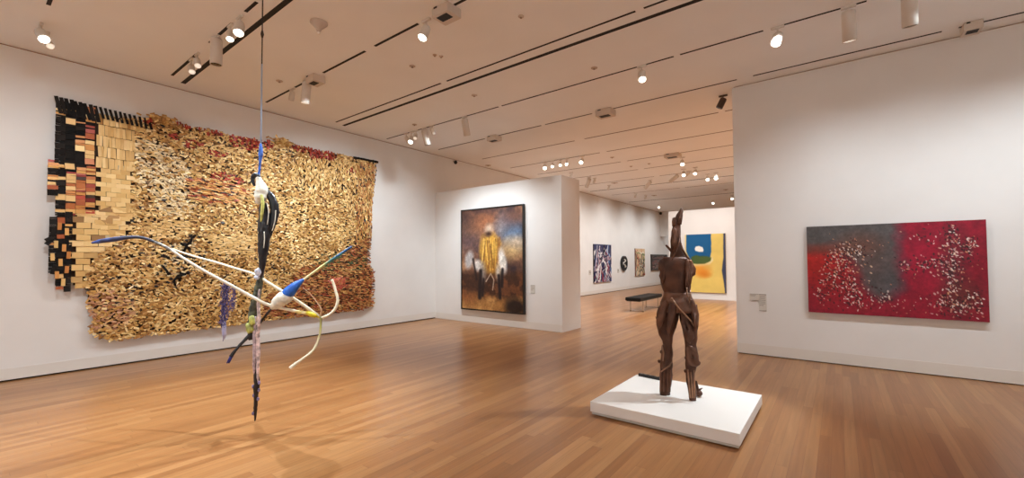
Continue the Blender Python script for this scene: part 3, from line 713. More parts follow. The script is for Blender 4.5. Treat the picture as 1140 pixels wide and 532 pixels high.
# ------------------------------------------------------------------ plinth and standing sculpture
PX0, PX1, PY0, PY1, PZ = -2.006, -.668, 3.886, 5.129, .1335
pl = empty('plinth', ((PX0+PX1)/2, (PY0+PY1)/2, 0), 'low white plinth under the brown metal sculpture', 'plinth')
PW = mat('white_plinth_paint', (232, 228, 222), .5, spec=.35)
MB().box((PX0, PY0, .034), (PX1, PY1, PZ), bev=.004).build('platform', PW, pl)
MB().box((PX0+.012, PY0+.012, .01), (PX1-.012, PY1-.012, .036)).build('base_board', mat('grey_plinth_base', (196, 190, 180), .6), pl)
MB().box((PX0+.05, PY0+.05, 0), (PX1-.05, PY1-.05, .012)).build('recess', GAP, pl)
cs = empty('sensor_bar', at(723, 420, 2, PZ), 'short black bar lying on the back left corner of the plinth', 'sensor')
a, b = at(711.5, 418.2, 2, PZ), at(736, 423.2, 2, PZ); d = (b-a).normalized(); e = Vector((-d.y, d.x, 0))
MB().obox((a+b)/2+Vector((0, 0, .016)), (d, e, (0, 0, 1)), ((b-a).length/2, .018, .016)).build('housing', mat('black_plastic', (24, 20, 19), .5), cs)
m = MB()
for f in (.12, .3, .52, .82): m.obox(a.lerp(b, f)+Vector((0, 0, .034))-e*.004, (d, e, (0, 0, 1)), (.012, .01, .002))
m.build('window', mat('grey_sensor_window', (120, 112, 106), .3), cs)

FH = Vector((FW.x, FW.y, 0)).normalized()
SD = 4.50      # depth of the standing sculpture along the view
def steel(name, c, rough=.42):
    m = mat(name, c, rough, .3, .4, var=.22, scale=9, bump=.3); return m
RUST = steel('dark_brown_steel', (84, 54, 40), .5); RUST2 = steel('brown_steel', (98, 64, 46), .46); RUST3 = steel('worn_tan_steel', (146, 108, 82), .4)
ft = at(757, 440, 2, PZ)
DEP = (at(740, 439.3, 2, PZ)-EYE).dot(FW); STEP = (at(771, 446, 2, PZ)-EYE).dot(FW)-DEP   # the right foot stands nearer
def lean(py): return STEP*min(1, max(0, (py-345)/100))
def sp(px, py, dz=0.): return atd(px, py, DEP+dz)
st = empty('standing_sculpture', (ft.x, ft.y, PZ), 'brown welded metal figure standing without arms on the white plinth', 'sculpture')
def shell(rows, ratio=.6, n=18, jag=.012, dz=0., right_leg=False):
    """loft through rows (left px, right px, y px[, depth ratio[, depth shift]])"""
    rings = []
    for q in rows:
        l, r_, y = q[:3]; k = q[3] if len(q) > 3 else ratio; sh = q[4] if len(q) > 4 else 0
        sh += lean(y) if right_leg else 0; A, B = sp(l, y, dz+sh), sp(r_, y, dz+sh); c = (A+B)/2; h = (B-A)/2; dp = h.length*k
        ring = []
        for j in range(n):
            t_ = 2*PI*j/n; p = c+h*math.cos(t_)*(1 if abs(math.cos(t_)) > .9 else 1)+FH*(-dp*math.sin(t_))
            nn = noise.noise(p*14)*jag+noise.noise(p*5)*jag*1.2
            ring.append(p+(p-c).normalized()*nn)
        rings.append(ring)
    return rings
def fine(rows, k=3):
    out = []
    for a_, b_ in zip(rows[:-1], rows[1:]):
        for i in range(k):
            f = i/k; L_ = max(len(a_), len(b_)); out.append(tuple(a_[i2]*(1-f)+b_[i2]*f for i2 in range(min(len(a_), len(b_)))))
    return out+[rows[-1]]
# torso
MB().loft(shell(fine([(738,764,286,.5),(735.5,770,289.5,.55),(734.5,772,294,.55),(735,771,302,.55),(736,769,311,.55),(737,768,319,.52),(738.8,767.5,326,.52),(738.5,768,331,.55),(737,770,336,.6)]), .55), ).build('torso', RUST, st)
# belt plate and hip
MB().loft(shell(fine([(738.4,768.6,325.5,.6),(737,770,331,.66),(735,773,337,.7),(733.5,776,343,.7),(733,777,347,.66)]), .6, jag=.014)).build('hip_plate', RUST2, st)
# neck and head spike
MB().loft(shell(fine([(744,769,289.5,.5),(745.5,763,284,.6),(747,759.5,278,.8),(747.4,758.2,270,.85),(747.6,757.8,262,.85),(748.6,757.8,255,.8),(748.8,757.8,249,.7),(750.5,758.4,245,.6),(753,759.4,240,.5),(756,760.2,235.5,.4),(758,759.6,231.8,.4)]), .7, n=14, jag=.009)).build('neck', RUST, st)
def plate(pts, dz, th, mname, m_, curve=0., right_leg=False):
    """plate from a pixel outline, bent a little, with thickness"""
    n = len(pts); cxp = sum(p[0] for p in pts)/n; cyp = sum(p[1] for p in pts)/n
    ring = lambda k, d_: [sp(cxp+(p[0]-cxp)*k, cyp+(p[1]-cyp)*k, d_+curve*((p[0]-cxp)/8)**2*k+(lean(p[1]) if right_leg else 0)) for p in pts]
    R_ = [ring(.0, dz-.006), ring(.55, dz-.005), ring(.93, dz), ring(1., dz+.006), ring(1., dz+th)]
    return MB().loft(R_).build(mname, m_, st)
def strand(name, pts, rad, m_, n=7, flat=1., jag=.1, right_leg=False):
    P_ = [sp(x_, y_, d_+(lean(y_) if right_leg else 0)) for x_, y_, d_ in pts]
    return MB().tube(P_, rad, n, flat=flat, jag=jag).build(name, m_, st)
plate([(748.2,252),(747.9,247),(748.6,242.6),(751.4,241.5),(753,246),(751.5,252)], -.05, .06, 'crest_plate', RUST2, .0)
plate([(754.5,250),(754.2,242),(756.2,236.5),(758.2,231.4),(759.8,232.6),(760.2,240),(758.8,250)], -.045, .06, 'crest_plate', RUST, .0)
plate([(748.2,256),(751,252.5),(753.5,256),(754.5,268),(752,280),(748.5,272)], -.065, .03, 'neck_plate', RUST2, .004)
strand('spur', [(741.4,272.8,-.03), (743.5,275,-.03), (748.6,281,-.02), (750,286,-.02)], [.010,.013,.015,.010], RUST, jag=.15)
strand('shoulder_seam', [(757.4,262,-.055), (755.5,272,-.075), (752,282,-.085), (748,289,-.085)], [.004,.007,.008,.004], RUST2)
strand('shoulder_seam', [(757.6,270,-.06), (760,278,-.075), (765,286,-.075), (770,290.5,-.05)], [.007,.010,.011,.008], RUST2, jag=.15)
plate([(739,287.5),(735.5,288.5),(733.2,291.5),(732.8,299),(735,302),(733.6,307),(735.4,312),(738,316),(741,310),(740,298)], -.06, .04, 'shoulder_plate', RUST, .01)
plate([(765,288),(770,289),(772,294),(775,299),(774.2,306),(771,308),(769.5,316),(766.5,320),(764,306)], -.07, .035, 'shoulder_plate', RUST2, .012)
plate([(763,289.6),(766,289),(768.2,294),(768,306),(766.6,317),(764,324),(762.4,319),(763.6,306)], -.098, .03, 'arm_strip', RUST2, .0)
strand('shoulder_edge', [(765,288.5,-.08), (769,290,-.09), (771.5,293,-.085)], [.004,.008,.004], RUST3, jag=.2)
strand('hip_fork', [(764.5,320,-.105), (765,328,-.118), (767.5,336,-.125)], [.005,.008,.003], RUST3)
strand('hip_fork', [(768.5,322,-.09), (768.2,331,-.108), (767,337,-.12)], [.005,.008,.003], RUST3)
# legs
MB().loft(shell(fine([(733.5,757,340,.62),(732,757,346,.66),(731.5,754.8,355,.66),(732,752.5,364,.64),(734,749.6,373,.64),(737,748.5,379,.66),(738,748.6,385,.7),(736.6,748.6,392,.7),(735.6,749,401,.7),(735,748.4,410,.7),(734.5,747.8,420,.7),(734.3,747,430,.7),(734,746.6,439.3,.7)]), .64, n=14, jag=.011)).build('leg', RUST, st)
MB().loft(shell(fine([(754,776.5,339,.62),(756,778,347,.66),(757.6,777.6,357,.66),(759.2,776.8,367,.64),(761,776.2,376,.62),(762,775.8,384,.6),(761.8,776.4,391,.66),(762.8,776.8,399,.66),(763.6,775,407,.64),(763.8,774,416,.66),(765,774,426,.66),(766.6,774.3,436,.66),(767.6,774.6,445.6,.66)]), .64, n=14, jag=.011, right_leg=True)).build('leg', RUST, st)
# draped thigh plates, strips and split shins
strand('diagonal_strip', [(748.6,333,-.15), (752,338,-.165), (757,344.5,-.165), (763,350.5,-.165), (769,357,-.16), (772.5,363,-.15), (774.6,367,-.13)], [.005,.008,.008,.008,.007,.007,.003], RUST3)
for p_, r_ in (((747.8,332.6,-.155), .013), ((775.2,349.6,-.10), .012)):
    MB().ellipsoid(sp(*p_), ((1,0,0),(0,1,0),(0,0,1)), (r_, r_, r_*1.2)).build('weld_knob', RUST3, st)
plate([(736,338),(741,334),(744,338),(741,350),(737,362),(733,368),(731.5,358),(733,346)], -.115, .03, 'thigh_plate', RUST2, .012)
plate([(746,336),(754,340),(752,352),(748,366),(744,374),(741.5,366),(743.5,350)], -.13, .03, 'thigh_plate', RUST, .01)
plate([(767,334),(771,333),(775,341),(778.4,350),(777.5,362),(774,370),(771,360),(769,346)], -.12, .03, 'thigh_plate', RUST2, .012, True)
plate([(757,348),(764,352),(770,362),(773,376),(768,383),(763,378),(759.5,364)], -.115, .03, 'thigh_plate', RUST, .012, True)
strand('spur', [(729.9,352.4,-.03), (731.5,356,-.03), (733.5,362,-.04)], [.004,.01,.012], RUST2, jag=.2)
plate([(736.6,384),(739.5,383),(742,396),(741,408),(737.5,412),(735.2,404)], -.10, .03, 'shin_plate', RUST2, .01)
plate([(763,386),(768,384),(775,388),(777.6,398),(779.4,406),(775.5,408.5),(769,407),(764.5,402)], -.095, .03, 'shin_plate', RUST2, .012, True)
strand('calf_strip', [(735.6,414,-.09), (740,410.5,-.11), (745,407.5,-.105), (748.6,402,-.06)], [.006,.008,.008,.004], RUST3)
strand('calf_strip', [(737,384,-.095), (738.5,393,-.11), (738,402,-.115)], [.005,.008,.004], RUST3)
for x0_, x1_, y0_, y1_ in ((735.6,735.2,412,438.2),(739.4,738.9,414,438),(743.6,743,410,438.2),(746.4,745.6,412,438)): strand('shin_bar', [(x0_,y0_,-.085), ((x0_+x1_)/2,(y0_+y1_)/2,-.085), (x1_,y1_-2,-.075)], [.006,.009,.008], RUST2, 6, jag=.15)
for x0_, x1_, y0_, y1_ in ((765.6,768.6,411,444),(769.2,771.2,414,444),(772.8,773.4,412,444)): strand('shin_bar', [(x0_,y0_,-.07), ((x0_+x1_)/2,(y0_+y1_)/2,-.07), (x1_,y1_-1,-.06)], [.007,.009,.008], RUST3, 6, jag=.15, right_leg=True)
for p_, rl in (((733.9,402,-.03), 0), ((736.2,391.5,-.05), 0), ((763,412.8,-.04), 1), ((778.4,404,-.03), 1), ((763.6,398,-.04), 1)):
    MB().ellipsoid(sp(p_[0], p_[1], p_[2]+(lean(p_[1]) if rl else 0)), ((1,0,0),(0,1,0),(0,0,1)), (.014,.014,.019), 8, 6, bumpy=.3).build('weld_burr', RUST, st)
_f = at(777.8, 441, 2, PZ+.002); _fd = (_f-EYE).dot(FW)-DEP
m = MB(); m.ellipsoid(_f+Vector((0, 0, .034)), (RT, FH, (0,0,1)), (.036,.05,.033), 12, 8); m.tube([sp(777,434.5,_fd), sp(780,433,_fd), sp(782,432,_fd)], [.014,.01,.005], 6); m.tube([sp(774.5,424,_fd), sp(776,431,_fd), sp(777,437,_fd)], [.012,.014,.02], 7, jag=.15)
m.build('foot', RUST, st)

# ------------------------------------------------------------------ hanging sculpture
tip = at(284, 469, 2, .02)
HD = (tip-EYE).dot(FW)
def hp(px, py, dz=0.): return atd(px, py, HD+dz)
hs = empty('hanging_sculpture', (tip.x, tip.y, .02), 'suspended painted sculpture of rods and cloth hanging before the gold wall hanging', 'sculpture')
def smooth(pts, k=5):
    pts = [Vector(p) for p in pts]; out = []
    for i in range(len(pts)-1):
        p0, p1, p2, p3 = pts[max(i-1, 0)], pts[i], pts[i+1], pts[min(i+2, len(pts)-1)]
        for j in range(k):
            t_ = j/k; out.append(.5*((2*p1)+(p2-p0)*t_+(2*p0-5*p1+4*p2-p3)*t_*t_+(3*p1-p0-3*p2+p3)*t_**3))
    return out+[pts[-1]]
def sm_rad(rad, n):
    return list(np.interp(np.linspace(0, 1, n), np.linspace(0, 1, len(rad)), rad))
def rope(name, pts, rad, m_, parent=hs, n=8, flat=1., jag=0.):
    P_ = smooth(pts); return MB().tube(P_, sm_rad(rad, len(P_)), n, flat=flat, jag=jag).build(name, m_, parent)
def grad_mat(name, stops, axis, lo, hi, rough=.5):
    """paint that changes along one axis, worn through with noise"""
    m_ = bpy.data.materials.new(name); m_.use_nodes = True; nt = m_.node_tree; b_ = nt.nodes['Principled BSDF']; b_.inputs['Roughness'].default_value = rough
    tc = nt.nodes.new('ShaderNodeTexCoord'); sx = nt.nodes.new('ShaderNodeSeparateXYZ'); nt.links.new(tc.outputs['Object'], sx.inputs[0])
    nz = nt.nodes.new('ShaderNodeTexNoise'); nz.inputs['Scale'].default_value = 18; nt.links.new(tc.outputs['Object'], nz.inputs['Vector'])
    mr = nt.nodes.new('ShaderNodeMapRange'); mr.inputs[1].default_value = lo; mr.inputs[2].default_value = hi; nt.links.new(sx.outputs[axis], mr.inputs[0])
    ma = nt.nodes.new('ShaderNodeMath'); ma.operation = 'MULTIPLY_ADD'; ma.inputs[1].default_value = .22; nt.links.new(nz.outputs['Fac'], ma.inputs[0])
    su = nt.nodes.new('ShaderNodeMath'); su.operation = 'SUBTRACT'; su.inputs[1].default_value = .11; nt.links.new(mr.outputs[0], ma.inputs[2]); nt.links.new(ma.outputs[0], su.inputs[0])
    r = nt.nodes.new('ShaderNodeValToRGB'); cr = r.color_ramp
    cr.elements[0].position = stops[0][0]; cr.elements[0].color = rgba(stops[0][1]); cr.elements[1].position = stops[-1][0]; cr.elements[1].color = rgba(stops[-1][1])
    for p_, c_ in stops[1:-1]: e_ = cr.elements.new(p_); e_.color = rgba(c_)
    nt.links.new(su.outputs[0], r.inputs['Fac']); nt.links.new(r.outputs['Color'], b_.inputs['Base Color'])
    return m_
HW = mat('white_paint_crust', (226, 222, 206), .5, var=.08, scale=30, bump=.2)
HK = mat('black_paint_crust', (26, 26, 30), .35, var=.3, scale=25, bump=.5)
HB = mat('bright_blue_paint', (34, 96, 190), .45, var=.1, scale=25)
HN = mat('indigo_paint', (40, 44, 118), .45, var=.25, scale=25)
HY = mat('yellow_paint', (226, 204, 48), .5, var=.1, scale=25)
HG = mat('yellow_green_paint', (168, 172, 92), .55, var=.25, scale=25, bump=.3)
HC = mat('cream_rod_paint', (228, 218, 190), .5, var=.08, scale=20)
HP = mat('pale_pink_paint', (186, 164, 162), .55, var=.4, scale=25, bump=.3)
CRUST = mat('violet_grey_crust', (124, 112, 150), .6, var=.3, scale=30)
NET = mat('violet_net_thread', (92, 84, 142), .7); NETP = mat('red_net_thread', (206, 96, 78), .7)
CORD = mat('dark_cord', (40, 36, 36), .6); CORDB = mat('pale_blue_cord', (168, 186, 214), .6)
# suspension line to the ceiling
top = at(293.6, 2, 2, H); topx = hp(290.4, 165)
line_top = Vector((topx.x, topx.y, H))
mid1 = hp(291.6, 70, 0); mid1 = Vector((topx.x, topx.y, mid1.z)); mid2 = Vector((topx.x, topx.y, hp(290, 165).z))
MB().tube([line_top, mid1.lerp(line_top, .5), mid1], .006, 6).build('upper_cord', CORD, hs)
MB().tube([mid1, mid2.lerp(mid1, .5), mid2], .0075, 6).build('lower_cord', CORDB, hs)
rope('cord_knot', [hp(290.3,160), hp(290.4,166), hp(290.2,172), hp(289.6,180), hp(288.6,190), hp(287.5,197)], [.010,.018,.022,.012,.010,.012], mat('blue_cord_knot', (52, 92, 168), .5, var=.3, scale=30))
MB().tube([Vector((topx.x, topx.y, hp(293,32).z)), Vector((topx.x, topx.y, hp(293,36).z)), Vector((topx.x, topx.y, hp(293,40).z))], [.008,.016,.008], 8).build('swivel', CORD, hs)
# head and body
rope('hook', [hp(283.5,207), hp(281.5,202), hp(282,196.5), hp(285.5,194.6), hp(288.5,197), hp(288,202)], [.010,.016,.022,.022,.018,.010], HK)
rope('head', [hp(287.5,197), hp(289.5,204), hp(291.5,212), hp(290,220), hp(287,227)], [.02,.034,.06,.056,.02], HW, n=12, jag=.14)
rope('beak', [hp(291,217,-.04), hp(292.5,226,-.05), hp(291.5,238,-.05), hp(290.5,247,-.04)], [.014,.016,.014,.007], mat('yellow_streak', (200, 198, 110), .5, var=.2, scale=25))
rope('cloak', [hp(297,212,.02), hp(302,220,.03), hp(305.5,231,.03), hp(305,243,.03), hp(301,256,.02), hp(297.5,268,.02)], [.018,.035,.042,.036,.03,.014], HK, n=10, flat=.7, jag=.12)
rope('body', [hp(293,226,.02), hp(294.5,240,.01), hp(294.5,256,0), hp(293.5,272,0), hp(292.5,286,0), hp(291.5,300,0), hp(289,312,0)], [.03,.05,.056,.05,.036,.024,.014], HK, n=12, jag=.1)
m = MB()
for pts in ([(297,226),(299,236),(297.5,250)], [(307,234),(306,246),(303,257)], [(294,258),(294.4,266),(293.6,276)]):
    P_ = smooth([hp(x_, y_, -.052) for x_, y_ in pts]); MB().tube(P_, .0042, 6).build('paint_drip', HW, hs)
# knot where the rods cross and the lower trunk
m = MB(); m.ellipsoid(hp(288,303,-.02), ((1,0,0),(0,1,0),(0,0,1)), (.032,.03,.04), 10, 7, bumpy=.5); m.ellipsoid(hp(286.5,309,-.02), ((1,0,0),(0,1,0),(0,0,1)), (.026,.026,.022), 10, 7, bumpy=.5); m.build('knot', mat('blue_white_crust', (188, 192, 216), .5, var=.25, scale=40), hs)
rope('trunk', [hp(291,300,.01), hp(289,314,.01), hp(286,328,.01), hp(283.5,342,.01), hp(281,352,.01), hp(278,362,.01)], [.022,.030,.036,.042,.036,.022], mat('mottled_trunk_paint', (64, 66, 52), .5, var=.6, scale=22, bump=.5), n=12, jag=.15)
m = MB(); m.ellipsoid(hp(278.5,365,-.02), ((1,0,0),(0,1,0),(0,0,1)), (.045,.04,.05), 12, 8, bumpy=.5); m.ellipsoid(hp(281,357,-.03), ((1,0,0),(0,1,0),(0,0,1)), (.03,.03,.05), 12, 8, bumpy=.5); m.build('clump', HG, hs)
m = MB(); m.ellipsoid(hp(279,374,0), ((1,0,0),(0,1,0),(0,0,1)), (.028,.028,.04), 10, 7, bumpy=.4); m.build('joint', HK, hs)
rope('drape', [hp(289,322,-.03), hp(287.5,338,-.035), hp(288.5,354,-.03), hp(287,372,-.02), hp(287.5,392,-.02), hp(287,410,-.02), hp(286.8,426,-.01)], [.008,.013,.015,.018,.017,.013,.006], HP, n=9, jag=.15)
rope('drape', [hp(284.5,352,-.02), hp(283,372,-.02), hp(283.5,390,-.02), hp(283,408,-.02), hp(283.5,420,-.01)], [.007,.014,.017,.014,.006], mat('grey_pink_paint', (150, 134, 138), .55, var=.5, scale=25, bump=.3), n=9, jag=.15)
rope('spike', [hp(285.5,384), hp(284.6,400), hp(285.4,416), hp(285.6,430), hp(284.6,446), hp(284.2,458), hp(284,468.4)], [.014,.022,.024,.026,.018,.016,.006], HK, n=9, jag=.2)
m = MB()
for px_, py_ in ((282,430),(288.6,426),(288.4,434),(282.6,440),(287.4,444),(282,460)): MB().ellipsoid(hp(px_,py_,-.01), ((1,0,0),(0,1,0),(0,0,1)), (.012,.012,.02), 8, 6, bumpy=.5).build('crust', CRUST, hs)
# rods
rx0, rx1 = hp(105,269,-.3)-Vector(hs.location), hp(356,353,.1)-Vector(hs.location)
rod1 = [hp(102,270.5,-.45), hp(112,268.5,-.43), hp(130,266,-.4), hp(146,264,-.36), hp(160,265,-.32), hp(176,271,-.28), hp(190,278,-.25), hp(205,288,-.22), hp(230,303,-.16), hp(258,318,-.1), hp(280,330,-.07), hp(300,339.7,-.04), hp(330,346.4,.02), hp(348,350,.06), hp(356,353,.08)]
rope('long_rod', rod1, [.006,.018,.021,.014,.013,.014,.013,.012,.012,.014,.015,.015,.014,.016,.013],
     grad_mat('long_rod_paint', [(0, (60, 84, 156)), (.16, (62, 92, 164)), (.24, (40, 46, 80)), (.36, (40, 40, 44)), (.43, (222, 214, 196)), (.9, (232, 224, 200)), (1, (222, 196, 40))], 0, rx0.x, rx1.x))
rope('crossing_rod', [hp(192,277,.3), hp(215,285,.26), hp(237,291,.2), hp(258,297.5,.12), hp(285,306,.04), hp(300,315.6,0), hp(322,329,.02), hp(340,341,.05), hp(356,352.5,.08)], [.007,.010,.011,.011,.011,.014,.015,.015,.013], HC)
MB().tube([hp(341,347.5,.04), hp(346,349.5,.05), hp(352,352,.06)], [.012,.026,.018], 9).build('yellow_tip', HY, hs)
rope('upper_curl', [hp(354,354,.08), hp(362,352.5,.08), hp(369,348.5,.1), hp(374,342,.12), hp(376,334,.14), hp(374,325,.16), hp(372,318,.18), hp(369.5,311,.18)], [.010,.014,.014,.014,.013,.013,.014,.012], HC)
rope('lower_curl', [hp(357,352,.08), hp(357,362,.05), hp(355.6,374,0), hp(350,388,-.06), hp(343,395,-.1), hp(336,400,-.12), hp(329,405,-.14), hp(323,410,-.16)], [.014,.011,.011,.012,.012,.012,.015,.018],
     grad_mat('lower_curl_paint', [(0, (232, 226, 206)), (.5, (222, 212, 176)), (.8, (176, 168, 84)), (1, (120, 110, 70))], 2, hp(323,410).z-.02, hp(357,352).z-.02))
rope('thin_twig', [hp(337,320,.1), hp(346,328,.1), hp(354,338,.09), hp(358,346,.08), hp(356,353,.08)], [.004,.005,.006,.01,.012], mat('tan_twig', (170, 128, 92), .6))
# white lump, blue cone and the rod that points up to the right
ax = (hp(332,316,.0)-hp(304,341,.0)).normalized()
rope('bundle', [hp(302,343,-.02), hp(308,338,-.02), hp(315,332,-.02), hp(320,330,-.01), hp(324,326,0)], [.018,.055,.066,.058,.026], HW, n=12, jag=.1)
rope('blue_cone', [hp(317,330,-.02), hp(322,325,-.01), hp(328,319,0), hp(334,314,.02), hp(338,311,.03)], [.045,.056,.044,.024,.010], HB, n=12)
rope('pointing_rod', [hp(333,315,.02), hp(348,304,.08), hp(362,294,.14), hp(378,283.5,.2), hp(391.5,274.5,.26)], [.010,.011,.012,.014,.012],
     grad_mat('pointing_rod_paint', [(0, (226, 216, 180)), (.45, (206, 200, 120)), (.58, (60, 112, 96)), (.8, (36, 92, 130)), (1, (30, 70, 120))], 0, hp(333,315,.02).x-hs.location.x, hp(391.5,274.5,.26).x-hs.location.x))
m = MB()
for k in range(9):
    f = k/8; p_ = hp(362,294,.14).lerp(hp(380,282,.2), f); m.tube([p_, p_+Vector((random.uniform(-.01,.01), 0, -.03-.03*random.random()))], [.006,.002], 5)
m.build('green_tassel', mat('green_thread', (52, 110, 78), .7), hs)
# black arm with an indigo brush
rope('lower_arm', [hp(308,339,.02), hp(300,346,.02), hp(292,356,.01), hp(284,366,.01), hp(278,373,0), hp(270,381,-.04), hp(262,390,-.08), hp(257,397,-.1)], [.008,.011,.012,.014,.018,.014,.014,.018], HK, jag=.1)
m = MB()
for k in range(12):
    o_ = Vector((random.uniform(-.02,.02), random.uniform(-.02,.02), 0)); m.tube([hp(261,391.5,-.08), hp(257,397.5,-.1)+o_*.6, hp(253.6,404,-.11)+o_], [.008,.009,.003], 5)
m.build('brush', HN, hs)
# nets
def net(name, pts_top, pts_bot, m_, nx, nz_, rad=.003, sag=.02):
    b_ = MB(); A = smooth([hp(*p) for p in pts_top], nx); B = smooth([hp(*p) for p in pts_bot], nx); k = min(len(A), len(B))
    G = [[A[i].lerp(B[i], j/nz_)+Vector((random.gauss(0, .006), random.gauss(0, .012), random.gauss(0, .006))) for j in range(nz_+1)] for i in range(k)]
    for i in range(k): b_.tube(G[i], rad, 4)
    for j in range(1, nz_+1):
        for i in range(k-1):
            if random.random() < .72: b_.tube([G[i][j], G[i+1][max(0, j-(i+j) % 2)]], rad, 4)
    return b_.build(name, m_, hs)
net('net_drape', [(247.5,312,-.12),(252,315.5,-.11),(258,319,-.1),(263,321.5,-.095)], [(246.5,361,-.12),(250,364,-.11),(255,350,-.1),(260,343,-.1)], NET, 4, 15, .0024)
net('net_drape', [(247.6,316,-.115),(250,318,-.11),(252.6,320,-.11)], [(247.2,364,-.115),(249,362,-.11),(251,352,-.11)], mat('dark_indigo_net', (54, 54, 104), .7), 3, 14, .003)
m = MB()
for k in range(6): m.tube([hp(247+k*.9, 358, -.115), hp(247+k*.9+random.uniform(-.5,.5), 372, -.115), hp(247.3+k*.7, 380+random.uniform(-6,8), -.11)], .0022, 4)
m.build('net_thread', mat('pale_violet_thread', (176, 172, 206), .7), hs)
net('red_net', [(367,313,.18),(372,309.5,.2),(379,309,.22),(385,311,.24)], [(370,320,.18),(374,323,.2),(379,322,.22),(383,319,.24)], NETP, 5, 7, .0024)

# ------------------------------------------------------------------ bench
bx0, bx1, by0, by1 = -5.03, -4.56, 12.02, 13.92
bn = empty('bench', ((bx0+bx1)/2, (by0+by1)/2, 0), 'backless black leather bench with chrome legs in the far room', 'bench')
MB().box((bx0, by0, .335), (bx1, by1, .43), bev=.02).build('cushion', mat('black_leather', (14, 13, 13), .6, spec=.25), bn)
MB().box((bx0+.03, by0+.03, .315), (bx1-.03, by1-.03, .34)).build('seat_frame', mat('dark_seat_frame', (40, 38, 36), .4), bn)
CH = mat('chrome', (200, 196, 190), .18, 1.)
for y_ in (by0+.3, by1-.3):
    b_ = MB()
    for x_ in (bx0+.03, bx1-.06): b_.box((x_, y_-.02, 0), (x_+.03, y_+.02, .318))
    b_.box((bx0+.03, y_-.02, 0), (bx1-.03, y_+.02, .02)); b_.build('leg', CH, bn)

# ------------------------------------------------------------------ ceiling fittings
FIX = mat('white_fixture_enamel', (214, 206, 196), .4); FIXD = mat('dark_fixture_enamel', (70, 52, 42), .5)
LIT = mat('lit_lens', (255, 250, 240), .3, emit=(255, 244, 226), estr=14.); DIM = mat('dim_lens', (230, 220, 206), .3, emit=(255, 240, 220), estr=1.3); OFF = mat('unlit_lens', (60, 50, 44), .25)
def make_head(kind):
    """head about the origin at its pivot, the beam leaves along -Z; returns body mesh, lens mesh"""
    b_ = MB(); l_ = MB()
    if kind == 'round':   r, L_ = .056, .15
    elif kind == 'small': r, L_ = .042, .12
    else:                 r, L_ = .068, .31
    b_.lathe([(r*.55, .03), (r*.9, .022), (r, .0), (r, -L_), (r*.93, -L_), (r*.9, -L_+.015)], n=20)
    l_.lathe([(r*.9, -L_+.012), (r*.86, -L_+.004), (r*.6, -L_+.001), (.002, -L_)], n=20)
    return b_, l_
PROTO = {}
def spotlight(px, py, kind, aim, lens, label, drop=.09, group=None, dark=False, cat='spotlight', y_snap=None):
    p = at(px, py, 2, H)
    if y_snap: p = Vector((p.x, y_snap, H))
    key = kind+('d' if dark else '')
    if key not in PROTO:
        fm = FIXD if dark else FIX
        r = bpy.data.objects.new('spotlight', None); COL.objects.link(r)
        MB().box((-.07, -.017, -.026), (.07, .017, .0), bev=.004).build('adapter', fm, r)
        MB().tube([(0, 0, -.02), (0, 0, -.09)], .009, 8).build('stem', fm, r)
        hb, hl = make_head(kind); h_ = hb.build('head', fm, r); h_.location = (0, 0, -.09)
        me = hl.build('lens', LIT, None); me.parent = h_
        PROTO[key] = (r, [c for c in r.children], me); root, kids, ln = r, list(r.children), me; first = True
    else:
        r, ks, me = PROTO[key]; root = r.copy(); COL.objects.link(root); kids = []; first = False
        for c in ks:
            k_ = c.copy(); COL.objects.link(k_); k_.parent = root; kids.append(k_)
            if c.name.startswith('head'): ln = me.copy(); COL.objects.link(ln); ln.parent = k_
    root.location = p; root['label'] = label; root['category'] = cat
    root['group'] = group or 'gallery spotlights on the ceiling tracks'
    for k_ in kids:
        if k_.name.startswith('head'):
            d_ = Vector(aim)-(p-Vector((0, 0, drop))); k_.rotation_euler = d_.to_track_quat('-Z', 'Y').to_euler(); k_.location = (0, 0, -drop)
    ln.material_slots[0].link = 'OBJECT'; ln.material_slots[0].material = lens
    return root
A_H = (-4.4, 1.75, .8); A_S = (-1.3, 4.6, 1.0); A_D = (-6.6, 7.8, 1.4); A_R = (.5, 7.8, 1.3)
sl = spotlight
sl(45.5, 27, 'round', (-4.4, 1.3, .8), LIT, 'glaring white spotlight nearest the upper left corner', .1)
sl(53, 37, 'small', (-4.5, 1.5, .8), DIM, 'small white spotlight just right of the glaring corner spotlight', .1)
sl(268, 19, 'round', (-3.9, 1.1, .9), LIT, 'larger lit spotlight at the right end of the track beside the suspension cord', .1, y_snap=1.972)
sl(253, 26, 'small', (-4.2, 1.3, .8), LIT, 'small lit spotlight left of the larger lit one beside the cord', .1, y_snap=1.972)
sl(241, 41, 'can', (-6.32, 2.0, 0), OFF, 'thick white cylinder lamp hanging straight down near the black ceiling slot', .05, y_snap=1.972)
sl(221, 60, 'small', (-4.6, 1.6, .9), DIM, 'small spotlight above the hanging left of the thick cylinder lamp', .1, y_snap=1.972)
sl(216, 66, 'small', (-4.8, 1.6, .9), DIM, 'small spotlight at the left end of its cluster above the wall hanging', .12, y_snap=1.972)
sl(342, 90.5, 'can', (-7.35, 3.3, 0), DIM, 'white cylinder lamp beside the slotted box above the wall hanging', .04, y_snap=3.358)
sl(328, 99.5, 'small', (-8.2, 3.4, 1.2), OFF, 'unlit small spotlight left of the cylinder lamp above the wall hanging', .08, y_snap=3.358)
sl(473.5, 21, 'round', (-3.7, 1.5, .6), LIT, 'lit spotlight left of the white slotted box on its own track', .12, y_snap=3.358)
sl(455, 149, 'small', (-7.5, 7.6, 1.4), DIM, 'leftmost spotlight of the cluster near the left wall ceiling line', .1, y_snap=6.14)
sl(459.5, 147, 'round', (-6.0, 4.0, .8), LIT, 'brightest spotlight of the cluster near the left wall', .14, y_snap=6.14)
